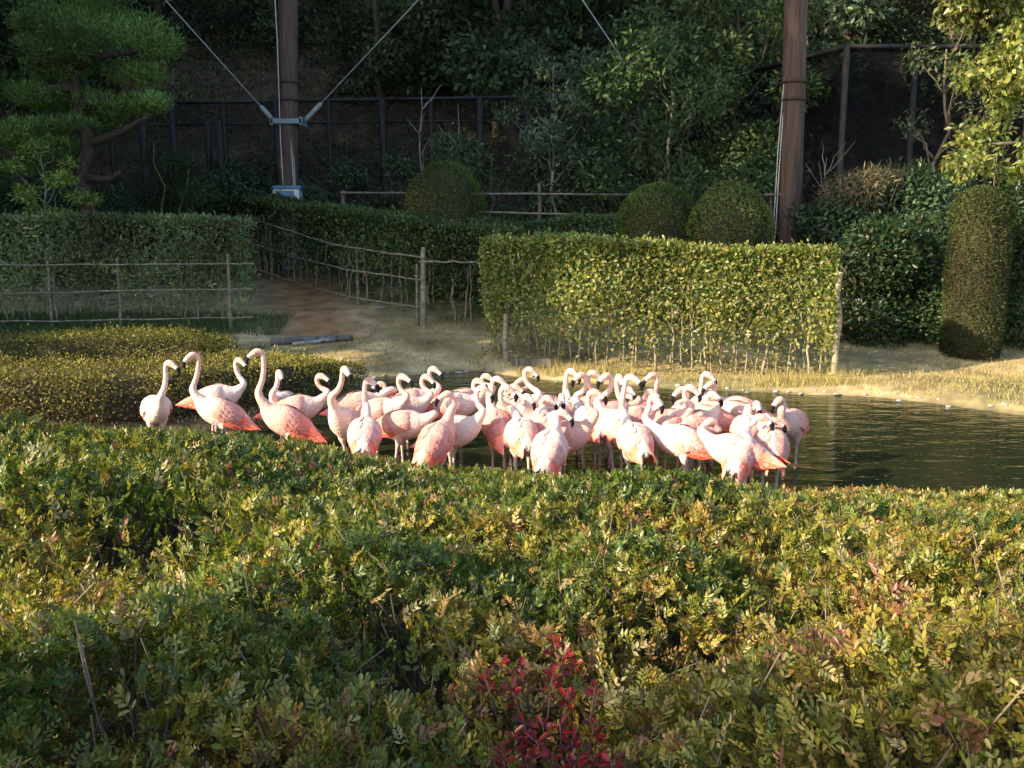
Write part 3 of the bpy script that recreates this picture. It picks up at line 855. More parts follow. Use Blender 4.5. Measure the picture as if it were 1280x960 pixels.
# ------------------------------------------------------------------ trees
def tree_parts(seed, height, crown_r, crown_lo, n_cl, n_leaf, ln, wd, pal, wts, trunk_r, up=.4, mat=None, bark=(0.10, 0.08, 0.06), shell=.4, lean=0.0, flat=.75):
    """returns (trunk mesh, [limb meshes], crown mesh), foot at the origin"""
    r = np.random.default_rng(seed)
    clumps = []
    for q in range(n_cl):
        t = (q + r.uniform(0, 1)) / n_cl
        z = height * (crown_lo + (1 - crown_lo) * t)
        rad = crown_r * (0.35 + 0.75 * math.sin(min(1, t + 0.12) * 2.7)) * r.uniform(.45, 1)
        a = q * 2.4 + r.uniform(-.5, .5)
        s = crown_r * r.uniform(.30, .55)
        clumps.append((np.array([math.cos(a) * rad + lean * t, math.sin(a) * rad, z]), (s, s, s * flat)))
    crown = leaf_mesh('crown', mat or M_DULL, *blob_leaves(clumps, n_leaf, ln, wd, pal, wts, seed, up=up, shell=shell))
    mb = MB()
    P, R = limb((0, 0, -0.3), (lean * .8, 0, height * .92), trunk_r, trunk_r * .25, 10, 0.05, r)
    mb.tube(P, R, bark, 9)
    trunk = mb.mesh('trunk', M_BARK)
    limbs = []
    for q, (c0, s) in enumerate(clumps):
        zt = max(height * .12, c0[2] - np.hypot(c0[0], c0[1]) * 0.8 - .2)
        kx = np.interp(zt, P[:, 2], P[:, 0]); ky = np.interp(zt, P[:, 2], P[:, 1])
        P2, R2 = limb((kx, ky, zt), c0, trunk_r * .4, trunk_r * .1, 6, 0.12, r)
        mb = MB(); mb.tube(P2, R2, bark, 6)
        limbs.append(mb.mesh('limb', M_BARK))
    return trunk, limbs, crown


def plant_tree(name, label, loc, parts, rz=0.0, s=1.0, group=None, cat='tree', with_limbs=True):
    o = empty(name, loc, rz); o.scale = (s, s, s)
    tag(o, label, cat, group)
    link('trunk', parts[0], o)
    tag(link('crown', parts[2], o), kind='stuff')
    if with_limbs:
        for l in parts[1]: link('limb', l, o)
    return o


WOOD = [(0.036, 0.064, 0.030), (0.054, 0.09, 0.038), (0.078, 0.112, 0.048), (0.105, 0.118, 0.055)]
WOODG = [(0.052, 0.08, 0.05), (0.078, 0.11, 0.066), (0.10, 0.13, 0.075)]
VAR = [tree_parts(500, 9, 2.9, .15, 13, 9000, .26, .13, WOOD, [4, 4, 2, .5], .20),
       tree_parts(501, 8, 2.5, .10, 11, 8000, .24, .12, WOOD, [2, 4, 4, 1], .17),
       tree_parts(502, 10, 2.4, .12, 14, 8500, .28, .11, WOODG, [3, 3, 2], .19),
       tree_parts(503, 7, 2.6, .08, 11, 8000, .24, .14, WOOD, [1, 3, 4, 3], .16)]
VLAB = ['round dense dark evergreen tree on the shaded hillside', 'mid green bushy evergreen tree on the shaded hillside',
        'tall grey green tree on the shaded hillside', 'low spreading olive green tree on the shaded hillside']
r_ = np.random.default_rng(77)
spots = []
for row, (Y_, n_) in enumerate([(27.5, 9), (31, 11), (35.5, 11), (41, 12)]):
    for q in range(n_):
        x_ = (-0.62 + 1.27 * (q + r_.uniform(.2, .8)) / n_) * (Y_ + 2)
        y_ = Y_ + r_.uniform(-1.3, 1.3)
        if row == 0 and x_ < -1.5: continue                     # open brown slope behind the netting
        if row == 1 and -13 < x_ < -4.5 and r_.uniform() < .6: continue
        spots.append((x_, y_))
for q, (x_, y_) in enumerate(spots):
    k = int(r_.integers(0, 4))
    plant_tree('evergreen_tree', VLAB[k], (x_, y_, gz(x_, y_) - .2), VAR[k], r_.uniform(0, 6.28), r_.uniform(.75, 1.15), 'trees on the shaded hillside', with_limbs=False)

# undergrowth on the slope
n = 75000
x = RNG.uniform(-26, 30, n); y = RNG.uniform(17.5, 45, n)
k = (np.abs(x) < y * .68 + 3) & (Noise(61, .5, 2)(np.stack([x, y], -1)) > np.where((x < 0) & (y < 33), -.25, -.9))
x, y = x[k], y[k]
pos = np.stack([x, y, ground(x, y) + RNG.exponential(.28, len(x))], -1)
me = leaf_mesh('undergrowth', M_DULL, pos, rand_unit(len(x)) + [0, 0, .5], rand_unit(len(x)) + [0, -.3, .6], RNG.uniform(.12, .3, len(x)), RNG.uniform(.05, .12, len(x)),
               pick(WOOD + [(0.10, 0.075, 0.045)], [3, 4, 3, 1, 2], len(x)))
tag(link('undergrowth', me), 'tangled dark undergrowth covering the shaded slope', 'undergrowth', kind='stuff')

n = 60000
x = RNG.uniform(-26, 4, n); y = RNG.uniform(16.5, 38, n)
k = (np.abs(x) < y * .68 + 3) & (np.abs(x - (-2.9 - 0.35 * (y - 13.5))) > np.where(y < 19, 1.1, 0))
x, y = x[k], y[k]
pos = np.stack([x, y, ground(x, y) + RNG.exponential(.10, len(x))], -1)
me = leaf_mesh('leaf_litter', M_DULL, pos, rand_unit(len(x)) + [0, 0, .7], rand_unit(len(x)) + [0, -.4, .5], RNG.uniform(.08, .28, len(x)), RNG.uniform(.02, .07, len(x)),
               pick([(0.12, 0.09, 0.055), (0.08, 0.065, 0.04), (0.06, 0.07, 0.035), (0.17, 0.13, 0.08)], [3, 3, 2, 1], len(x)))
tag(link('leaf_litter', me), 'brown dead grass and leaf litter on the slope behind the netting', 'leaf litter', kind='stuff')

# trees before the net
b0 = on_ground(W(690, 290, 17.6))
plant_tree('slender_tree', 'slender grey green tree with a pale thin trunk before the netting', b0, tree_parts(510, 4.4, .85, .5, 10, 3600, .12, .045, WOODG, [2, 3, 3], .05, bark=(0.22, 0.2, 0.17)))
b0 = on_ground(W(835, 290, 17.4))
plant_tree('bushy_tree', 'broad many-stemmed green tree growing behind the pair of clipped domes', b0, tree_parts(511, 4.7, 1.75, .2, 18, 12000, .13, .06, [(0.035, 0.06, 0.025), (0.05, 0.085, 0.03), (0.08, 0.12, 0.04)], [3, 4, 2], .06, bark=(0.13, 0.11, 0.08)))
b0 = on_ground(W(915, 290, 18.6))
plant_tree('bushy_tree', 'taller green tree beside the brown pole with a sunlit top', b0, tree_parts(512, 6.4, 1.5, .3, 16, 10000, .14, .06, [(0.04, 0.07, 0.025), (0.06, 0.095, 0.03), (0.10, 0.13, 0.04)], [3, 4, 3], .08))
b0 = on_ground(W(615, 290, 18.2))
plant_tree('bushy_tree', 'low dark bushy tree behind the lone clipped dome', b0, tree_parts(513, 2.5, 1.2, .1, 10, 7000, .11, .05, WOOD, [2, 4, 3, 1], .05))
b0 = on_ground(W(745, 290, 18.4))
plant_tree('bushy_tree', 'dark bush filling the gap between slender tree and clipped domes', b0, tree_parts(514, 2.6, 1.3, .1, 10, 7000, .11, .05, WOOD, [3, 4, 2, .5], .05))
b0 = on_ground(W(460, 290, 19.0))
plant_tree('bushy_tree', 'dark low bush between the wooden pole and the lone clipped dome', b0, tree_parts(515, 2.2, 1.1, .1, 9, 5500, .11, .05, WOOD, [4, 4, 2, .5], .05))
b0 = on_ground(W(1165, 300, 16.2))
plant_tree('spindly_tree', 'spindly tree with sparse leaves before the corner of the netted enclosure', b0,
           tree_parts(516, 4.6, 1.1, .35, 11, 1700, .11, .045, [(0.05, 0.08, 0.03), (0.08, 0.10, 0.04), (0.12, 0.10, 0.05)], [3, 3, 2], .055, bark=(0.16, 0.13, 0.09)))


def bare_tree(name, label, u, v0, v1, Y_, seed, nb=6, col=(0.24, 0.21, 0.17), r0=.025):
    p = W(u, v0, Y_); g = gz(p[0], Y_)
    h = W(u, v1, Y_)[2] - g
    o = empty(name, (p[0], Y_, g)); tag(o, label, 'sapling')
    r = np.random.default_rng(seed)
    P, R = limb((0, 0, -.1), (r.normal(0, .12), 0, h), r0, r0 * .25, 9, .06, r)
    mb = MB(); mb.tube(P, R, col, 7); link('trunk', mb.mesh('trunk', M_BARK), o)
    for q in range(nb):
        p0 = P[r.integers(4, 8)]
        a = r.uniform(0, 6.28); L_ = r.uniform(.3, .8)
        P2, R2 = limb(p0, p0 + np.array([math.cos(a) * L_ * .7, math.sin(a) * L_ * .4, L_ * .8]), r0 * .5, r0 * .15, 5, .1, r)
        mb = MB(); mb.tube(P2, R2, col, 5); link('branch', mb.mesh('branch', M_BARK), o)


bare_tree('bare_sapling', 'leafless pale forked sapling before the netting right of the wooden pole', 527, 290, 110, 18.5, 520)
bare_tree('bare_sapling', 'thin leafless sapling behind the lone clipped dome', 571, 290, 130, 19.0, 521, 4)
bare_tree('bare_sapling', 'leafless forked shoot beside the foot of the brown pole', 1027, 300, 196, 14.8, 522, 8, r0=.014)

# small bright green sapling above the left hedge
b0 = on_ground(W(60, 300, 15.4))
plant_tree('bright_sapling', 'small bright green sapling standing above the feathery hedge', b0,
           tree_parts(530, 2.95, .62, .5, 13, 2800, .10, .035, [(0.10, 0.16, 0.03), (0.14, 0.20, 0.04), (0.18, 0.22, 0.06)], [3, 3, 2], .03, bark=(0.2, 0.19, 0.16), shell=.5, flat=.4), cat='sapling')

# the cloud-pruned pine
b0 = on_ground(W(108, 300, 16.2))
o = empty('pine_tree', b0); tag(o, 'large cloud-pruned pine with layered needle pads and a crooked trunk', 'tree')
Yp = 16.2
pads = [(125, 38, 100, 34), (60, 85, 60, 28), (175, 95, 62, 24), (100, 20, 80, 30), (205, 60, 42, 24), (85, 128, 75, 24), (160, 132, 62, 22), (30, 118, 55, 25), (10, 165, 50, 30), (55, 160, 50, 20),
        (110, 152, 60, 16), (190, 128, 30, 18), (20, 30, 40, 20), (-40, 90, 70, 60), (30, 210, 45, 18), (-20, 190, 60, 40), (150, -20, 90, 30), (75, 55, 60, 30), (60, 185, 60, 22)]
pcl = []
r = np.random.default_rng(540)
for (u, v, ru, rv) in pads:
    for q in range(4):
        pcl.append(clump_at(b0, u + r.uniform(-.55, .55) * ru, v + r.uniform(-.15, .15) * rv, Yp + r.uniform(-.8, .8), ru * .44, rv * .58, ru * .44 * Yp / F))
PINE = [(0.075, 0.145, 0.036), (0.115, 0.205, 0.05), (0.16, 0.26, 0.065), (0.10, 0.11, 0.05)]
a_ = list(blob_leaves(pcl, 66000, .11, .016, PINE, [3, 5, 3, 1], 541, up=.5, shell=.45))
a_[1] = a_[1] + np.array([0, 0, 1.2])
tag(link('crown', leaf_mesh('crown', M_DULL, *a_), o), kind='stuff')
tr_p = [W(110, 310, Yp), W(108, 262, Yp), W(100, 215, Yp), W(110, 180, Yp), W(98, 130, Yp), W(92, 80, Yp), W(120, 30, Yp)]
mb = MB(); Q = catmull(np.array(tr_p) - b0, 30); mb.tube(Q, np.linspace(.17, .07, 30), (0.065, 0.05, 0.04), 10)
link('trunk', mb.mesh('trunk', M_BARK), o)
for (a0, ctrl, e0) in [((110, 180), (150, 165), (185, 145)), ((98, 130), (150, 120), (165, 100)), ((95, 110), (60, 110), (30, 120)), ((100, 205), (40, 200), (0, 185)), ((105, 222), (135, 224), (150, 215)), ((92, 85), (130, 70), (200, 62)), ((94, 90), (60, 75), (40, 80))]:
    Q = catmull(np.array([W(a0[0], a0[1], Yp), W(ctrl[0], ctrl[1], Yp - .2), W(e0[0], e0[1], Yp - .3)]) - b0, 9)
    mb = MB(); mb.tube(Q, np.linspace(.085, .035, 9), (0.065, 0.05, 0.04), 7)
    link('limb', mb.mesh('limb', M_BARK), o)

# the sunlit tree hanging in from the right
b0 = on_ground((7.0, 9.6))
o = empty('drooping_tree', b0); tag(o, 'sunlit yellow green tree with drooping leafy branches over the bank', 'tree')
r = np.random.default_rng(550)
cl = []
for (u, v, ru, rv, n_) in [(1245, 20, 62, 50, 9), (1230, 85, 42, 40, 6), (1268, 110, 40, 45, 5), (1235, 185, 50, 34, 6), (1270, 205, 40, 25, 4), (1340, 60, 90, 90, 8), (1350, 190, 70, 60, 6), (1240, -50, 70, 50, 6), (1430, 20, 120, 130, 10), (1200, 5, 22, 14, 2)]:
    for q in range(n_):
        s_ = r.uniform(.25, .5)
        cl.append(clump_at(b0, u + r.uniform(-.7, .7) * ru, v + r.uniform(-.7, .7) * rv, 9.4 + r.uniform(-.5, .5), ru * s_, rv * s_ * 1.2, ru * s_ * 9.4 / F))
LITE = [(0.13, 0.17, 0.035), (0.20, 0.22, 0.05), (0.27, 0.26, 0.075), (0.09, 0.11, 0.03)]
tag(link('crown', leaf_mesh('crown', M_LEAF, *blob_leaves(cl, 17000, .085, .045, LITE, [4, 4, 2, 2], 551, up=.2, shell=.45, droop=.9)), o), kind='stuff')
P, R = limb((0, 0, -.2), (-.1, 0, 4.9), .16, .06, 10, .04, r)
mb = MB(); mb.tube(P, R, (0.13, 0.11, 0.085), 10); link('trunk', mb.mesh('trunk', M_BARK), o)
for (u, v) in [(1245, 0), (1230, 80), (1240, 180), (1270, 110), (1340, 50), (1430, 0), (1350, 180)]:
    e0 = W(u, v, 9.4) - b0
    P2, R2 = limb((-.05, 0, max(1.4, e0[2] - .6)), e0, .05, .012, 8, .1, r, sag=.12)
    mb = MB(); mb.tube(P2, R2, (0.13, 0.11, 0.085), 6); link('limb', mb.mesh('limb', M_BARK), o)

# tall trees off to the left that keep the slope in shade
BIG = [tree_parts(560, 21, 3.6, .05, 34, 13000, .55, .30, WOOD, [4, 4, 2, 1], .42, shell=.5), tree_parts(561, 20, 3.4, .05, 32, 12000, .55, .30, WOOD, [3, 4, 3, 1], .40, shell=.5)]
dH = np.array([-SUN_H.x, -SUN_H.y]); nH = np.array([-dH[1], dH[0]])
q0 = nH @ np.array([0.62, 11.95])
for q, (dq, t) in enumerate([(4.1, -10.5), (8.0, -12.5), (12.5, -11), (17.5, -13), (22.5, -12), (27.5, -13), (32.5, -13), (37.5, -14), (7.4, -18), (10.8, -19), (15, -19), (20, -20), (25, -20), (30, -21), (35, -21)]):
    p = dH * t + nH * (q0 + dq)
    plant_tree('tall_cedar', 'tall dense cedar in the row that shades the hillside', (p[0], p[1], gz(p[0], p[1]) - .3), BIG[q % 2], q * 1.3, 1.0, 'row of tall cedars')
p = dH * -7.0 + nH * (q0 + .62)  # unseen tree added to cast a strip of shade on the hedge's left end
plant_tree('shade_cypress', 'unseen slim cypress added to shade the end of the sunlit hedge', (p[0], p[1], gz(p[0], p[1]) - .2),
           tree_parts(575, 9.5, .60, .04, 26, 9000, .17, .09, WOOD, [4, 4, 2, 1], .13, shell=.6, flat=1.3), 0.4, 1.0)
# unseen trees added near the onlooker, crowns sized to dapple the near hedge
for q, (tq, t, cr, lab) in enumerate([(1.45, -12.2, 1.1, 'unseen slender shading tree with a small round crown behind the onlooker'), (0.9, -10.5, .75, 'unseen thin shading tree with an airy crown behind the onlooker'),
                                     (4.7, -10.4, .52, 'unseen narrow shading tree at the side of the onlooker')]):
    p = dH * t + nH * tq
    plant_tree('shading_tree', lab, (p[0], p[1], gz(p[0], p[1])), tree_parts(570 + q, 6.1, cr, .66, 9, (3400, 1700, 2600)[q], .13, .07, WOOD, [3, 4, 3, 1], .08, shell=.6), 1.0 + q, 1.0)

# ------------------------------------------------------------------ flamingos
PALE = np.array([0.72, 0.46, 0.38]); PINK = np.array([0.70, 0.30, 0.25]); WHITE = np.array([0.78, 0.59, 0.51]); CORAL = np.array([0.72, 0.13, 0.07])
BLACK = np.array([0.012, 0.011, 0.012]); LEG = np.array([0.55, 0.42, 0.38]); KNEE = np.array([0.62, 0.20, 0.18])
ZC = 0.66                                                      # body centre above the pond bed
PROF = np.array([0.86, 0.86, 0.86, 0.86]) * np.array([[-0.31, 0.012, .012, .010], [-0.27, 0.010, .045, .035], [-0.20, 0.004, .085, .082], [-0.10, 0, .116, .122], [0.0, -.002, .124, .136],
                 [0.09, 0, .112, .128], [0.155, .008, .088, .104], [0.205, .024, .062, .074], [0.245, .048, .045, .052]])


def rot_pitch(p, a):
    """nose-up rotation about the body's own cross axis"""
    p = np.asarray(p, float)
    c, s = math.cos(a), math.sin(a)
    return np.stack([p[..., 0] * c - p[..., 2] * s, p[..., 1], p[..., 0] * s + p[..., 2] * c], -1)


def wing_mesh(side, tone, seed):
    r = np.random.default_rng(seed)
    mb = MB()
    xs_, hw, hh = PROF[:, 0], PROF[:, 2], PROF[:, 3]
    def surf(x, phi, off):
        off = off * np.clip(phi / .7, .12, 1) + .0015
        w_ = np.maximum(np.interp(x, xs_, hw), 0.055) + off
        h_ = np.maximum(np.interp(x, xs_, hh), 0.05) + off
        return np.stack([x, side * w_ * np.sin(phi), h_ * np.cos(phi)], -1)
    def feather(x0, phi0, L, w_, slope, off, c0, c1, droop=0.0):
        u = np.linspace(0, 1, 6)[:, None]; v = np.array([-1, 0, 1.0])[None]
        shp = np.sqrt(np.clip(np.sin(np.clip(u * .93 + .07, 0, 1) * math.pi), 0, 1)) * .9 + .1
        shp = np.where(u > .97, .12, shp)
        x = x0 - L * u + 0 * v
        Rl = np.maximum(np.interp(x, xs_, hw), .06)
        phi = phi0 + slope * u + v * w_ * shp / Rl * .5
        p = surf(x, phi, off * np.clip(u * 3, 0, 1) - .007 * (1 - np.clip(u * 3, 0, 1)) - .003 * v * v + .003 * u)
        p[..., 2] -= droop * (u ** 2)
        c = (np.asarray(c0) * (1 - u) + np.asarray(c1) * u)[:, None, :] * np.ones((1, 3, 1))
        F_ = [(a * 3 + b, a * 3 + b + 1, (a + 1) * 3 + b + 1, (a + 1) * 3 + b) for a in range(5) for b in range(2)]
        mb.add(p.reshape(-1, 3), F_, c.reshape(-1, 3))
    base = [WHITE, PALE * .9 + PINK * .1, PINK * .55 + PALE * .45][tone]
    for a in range(8):                                        # coral flight feathers, lowest layer
        feather(-0.01 - .010 * a, math.radians(118 - a * 8), .18 + .012 * a, .05, -.22, .006 + .0012 * a, CORAL * r.uniform(.8, 1.5) + PALE * r.uniform(0, .35), CORAL * r.uniform(.8, 1.5) + (PALE * .3 if a % 3 == 1 else 0), .045)
    for a in range(2):                                        # dark primaries at the tip
        feather(-0.21, math.radians(60 + a * 12), .12, .03, .1, .004, CORAL * .7, BLACK * 3, .045)
    for a in range(5):                                        # long tertials
        feather(-0.07, math.radians(17 + a * 12), .20 + .01 * a, .050, .18, .009, base, (base * .5 + CORAL * .5) if a > 2 else base * np.array([1, .82, .80]), .02)
    for row in range(5):                                      # coverts, overlapping like tiles
        x0 = -0.07 + row * 0.040
        for a in range(5):
            ph = math.radians(17 + a * 17 + (row % 2) * 7)
            k = r.uniform(.82, 1.1)
            cc = base * k
            if a >= 4: cc = cc * .75 + CORAL * .25
            feather(x0, ph, .11, .050, .15, .010 + row * .0016 + r.uniform(0, .002), cc, cc * (np.array([1, .84, .83]) if row > 2 else np.array([.93, .58, .58])), .0)
    return mb.mesh('wing', M_PLUME)


WINGS = {(s, t): wing_mesh(s, t, 600 + t * 2 + s) for s in (-1, 1) for t in range(3)}
eyem = MB()
a_ = np.linspace(0, 2 * math.pi, 8, endpoint=False)
eyem.tube([(0, 0, -.004), (0, 0, 0), (0, 0, .003)], [.002, .006, .003], (0.55, 0.42, 0.10), 8)
EYE = eyem.mesh('eye', M_PAINT)
BILLD = {'L': (-1, -.25, 0), 'R': (1, -.25, 0), 'C': (.25, -1, 0), 'A': (.3, 1, 0), 'LC': (-.6, -.8, 0), 'RC': (.6, -.8, 0)}


def flamingo(bx, by, yaw, hx, hy, bill, pitch, tone, label, seed, zw=0.36, s=1.02):
    """body centre and head are given as points the bird occupies over the pond; zw: body height over the water"""
    r = np.random.default_rng(seed)
    ya, pa = math.radians(yaw), math.radians(pitch)
    d0 = ray(bx, by)
    C = np.array([0, 0, H]) + d0 * ((zw - H) / d0[2])
    fw = np.array([math.cos(ya), math.sin(ya), 0])
    bed = gz(C[0], C[1])
    zc = C[2] - bed
    o = empty('flamingo', (C[0], C[1], bed), ya)
    tag(o, label, 'flamingo', 'flamingos standing in the pond')
    Rinv = np.array([[math.cos(ya), math.sin(ya), 0], [-math.sin(ya), math.cos(ya), 0], [0, 0, 1]])
    brW = C + fw * 0.19 * s
    hd = W(hx, hy, brW[1] + (0.04 if abs(math.sin(ya)) < .6 else -.05 * math.sin(ya)))
    if (hd - brW)[2] > 0.06:                                  # the neck rises from just in front of the head
        sh = float(np.clip((hd - brW) @ fw - 0.02, -.24, .24))
        C = C + fw * sh
        bed = gz(C[0], C[1]); zc = C[2] - bed
        o.location = (C[0], C[1], bed)
        brW = brW + fw * sh
    Hc = Rinv @ (hd - np.array([C[0], C[1], bed]))
    b = Rinv @ unit(np.array(BILLD[bill], float) + r.normal(0, .12, 3) * [1, 1, 0])
    b = unit(b * [1, 1, 0])
    up = np.array([0, 0, 1.0])
    tilt = r.uniform(-.05, .25)
    bf = unit(b - up * tilt); bu = unit(up + b * tilt)
    P, R, Cc = [], [], []
    plum = [WHITE, WHITE * .5 + PALE * .5, PALE * .65 + PINK * .35][tone] * r.uniform(.94, 1.05)
    nk = PALE * .8 + PINK * .2 if tone else PALE * .6 + WHITE * .4
    for x, z, hw, hh in PROF * np.array([s, s, s, s]):
        P.append(rot_pitch((x, 0, z), pa) + np.array([0, 0, zc])); R.append((hw, hh)); Cc.append(plum)
    S_ = P[-1]
    sf = unit(rot_pitch((1, 0, .25), pa) + np.array([0, 0, .35]))
    Nn = Hc - bf * .038 - bu * .026
    dz = Nn[2] - S_[2]
    gap = np.linalg.norm((Nn - S_)[:2])
    if dz > .07:
        P1 = S_ + sf * (.13 + .06 * r.uniform()) * s
        P2 = Nn - up * min(.30, dz * .75) - bf * (-.01 + .05 * r.uniform())
    else:
        P1 = S_ + sf * .20
        P2 = Nn - bf * .11 - up * .10
    for t in np.linspace(0.12, 1, 9):
        P.append((1 - t) ** 3 * S_ + 3 * (1 - t) ** 2 * t * P1 + 3 * (1 - t) * t * t * P2 + t ** 3 * Nn)
        q = float(np.interp(t, [0, .25, .55, 1], [.038, .029, .0225, .0185])) * s
        R.append((q, q)); Cc.append(plum * max(0, 1 - t * 1.8) + nk * min(1, t * 1.8))
    face = PALE * .7 + PINK * .3
    GREYP = np.array([.62, .50, .46])
    hs_ = .84
    for (fb, fu, q, cc) in [(-.028, .010, .027, nk), (.006, .016, .032, face), (.036, .006, .028, face), (.060, -.008, .0225, GREYP), (.082, -.024, .0205, GREYP), (.090, -.031, .020, BLACK),
                            (.102, -.050, .018, BLACK), (.104, -.075, .013, BLACK), (.098, -.094, .005, BLACK)]:
        P.append(Hc + (bf * fb + bu * fu) * hs_); R.append((q * hs_, q * hs_ * 1.06)); Cc.append(cc)
    P, R, Cc = np.array(P), np.array(R), np.array(Cc)
    nR = len(P) * 3
    RC = catmull(np.hstack([R, Cc]), nR)
    # keep the bill's black edge crisp
    tt = np.linspace(0, len(P) - 1 - 1e-6, nR)
    RC[tt >= len(P) - 4.3, 2:] = BLACK
    body = MB()
    body.tube(catmull(P, nR), np.clip(RC[:, :2], .003, 1), np.clip(RC[:, 2:], .005, .95), 14)
    # legs belong to the same body mesh
    for sd in (-1, 1):
        hip = rot_pitch((-.02, 0, 0), pa) + np.array([0, sd * .05, zc - .06])
        st = r.uniform(-.05, .06)
        kz = zc * .50
        knee = np.array([-.035 + st * .4, sd * .045, kz]); foot = np.array([.015 + st, sd * .045, .012])
        Pl = np.array([hip, hip + [0, 0, -.06], hip * .55 + knee * .45, knee + [0, 0, .03], knee, knee - [0, 0, .03], knee * .4 + foot * .6, foot])
        Rl = np.array([.045, .030, .012, .0095, .0155, .0098, .008, .010]) * s
        Cl = np.array([plum, plum, LEG, LEG, KNEE, LEG, LEG, KNEE])
        RCl = catmull(np.hstack([Rl[:, None], Cl]), 22)
        body.tube(catmull(Pl, 22), np.clip(RCl[:, 0], .006, 1), np.clip(RCl[:, 1:], .01, .9), 8)
        f0 = foot + [0, 0, .004]
        body.add(np.array([f0 + [-.01, 0, .01], f0 + [.09, -.04, -.004], f0 + [.105, 0, .002], f0 + [.09, .04, -.004]]), [(0, 1, 2), (0, 2, 3)], KNEE)
    link('body', body.mesh('body', M_PLUME), o)
    for sd in (-1, 1):
        link('wing', WINGS[(sd, tone)], o, (0, 0, zc), (0, -pa, 0), (s, s, s))
    sidev = unit(np.cross(bu, bf))
    for sd in (-1, 1):
        p = Hc + bf * .018 + bu * .015 + sidev * sd * .0255
        q = Vector(sidev * sd).to_track_quat('Z', 'Y').to_euler()
        link('eye', EYE, o, p, q)
    return o


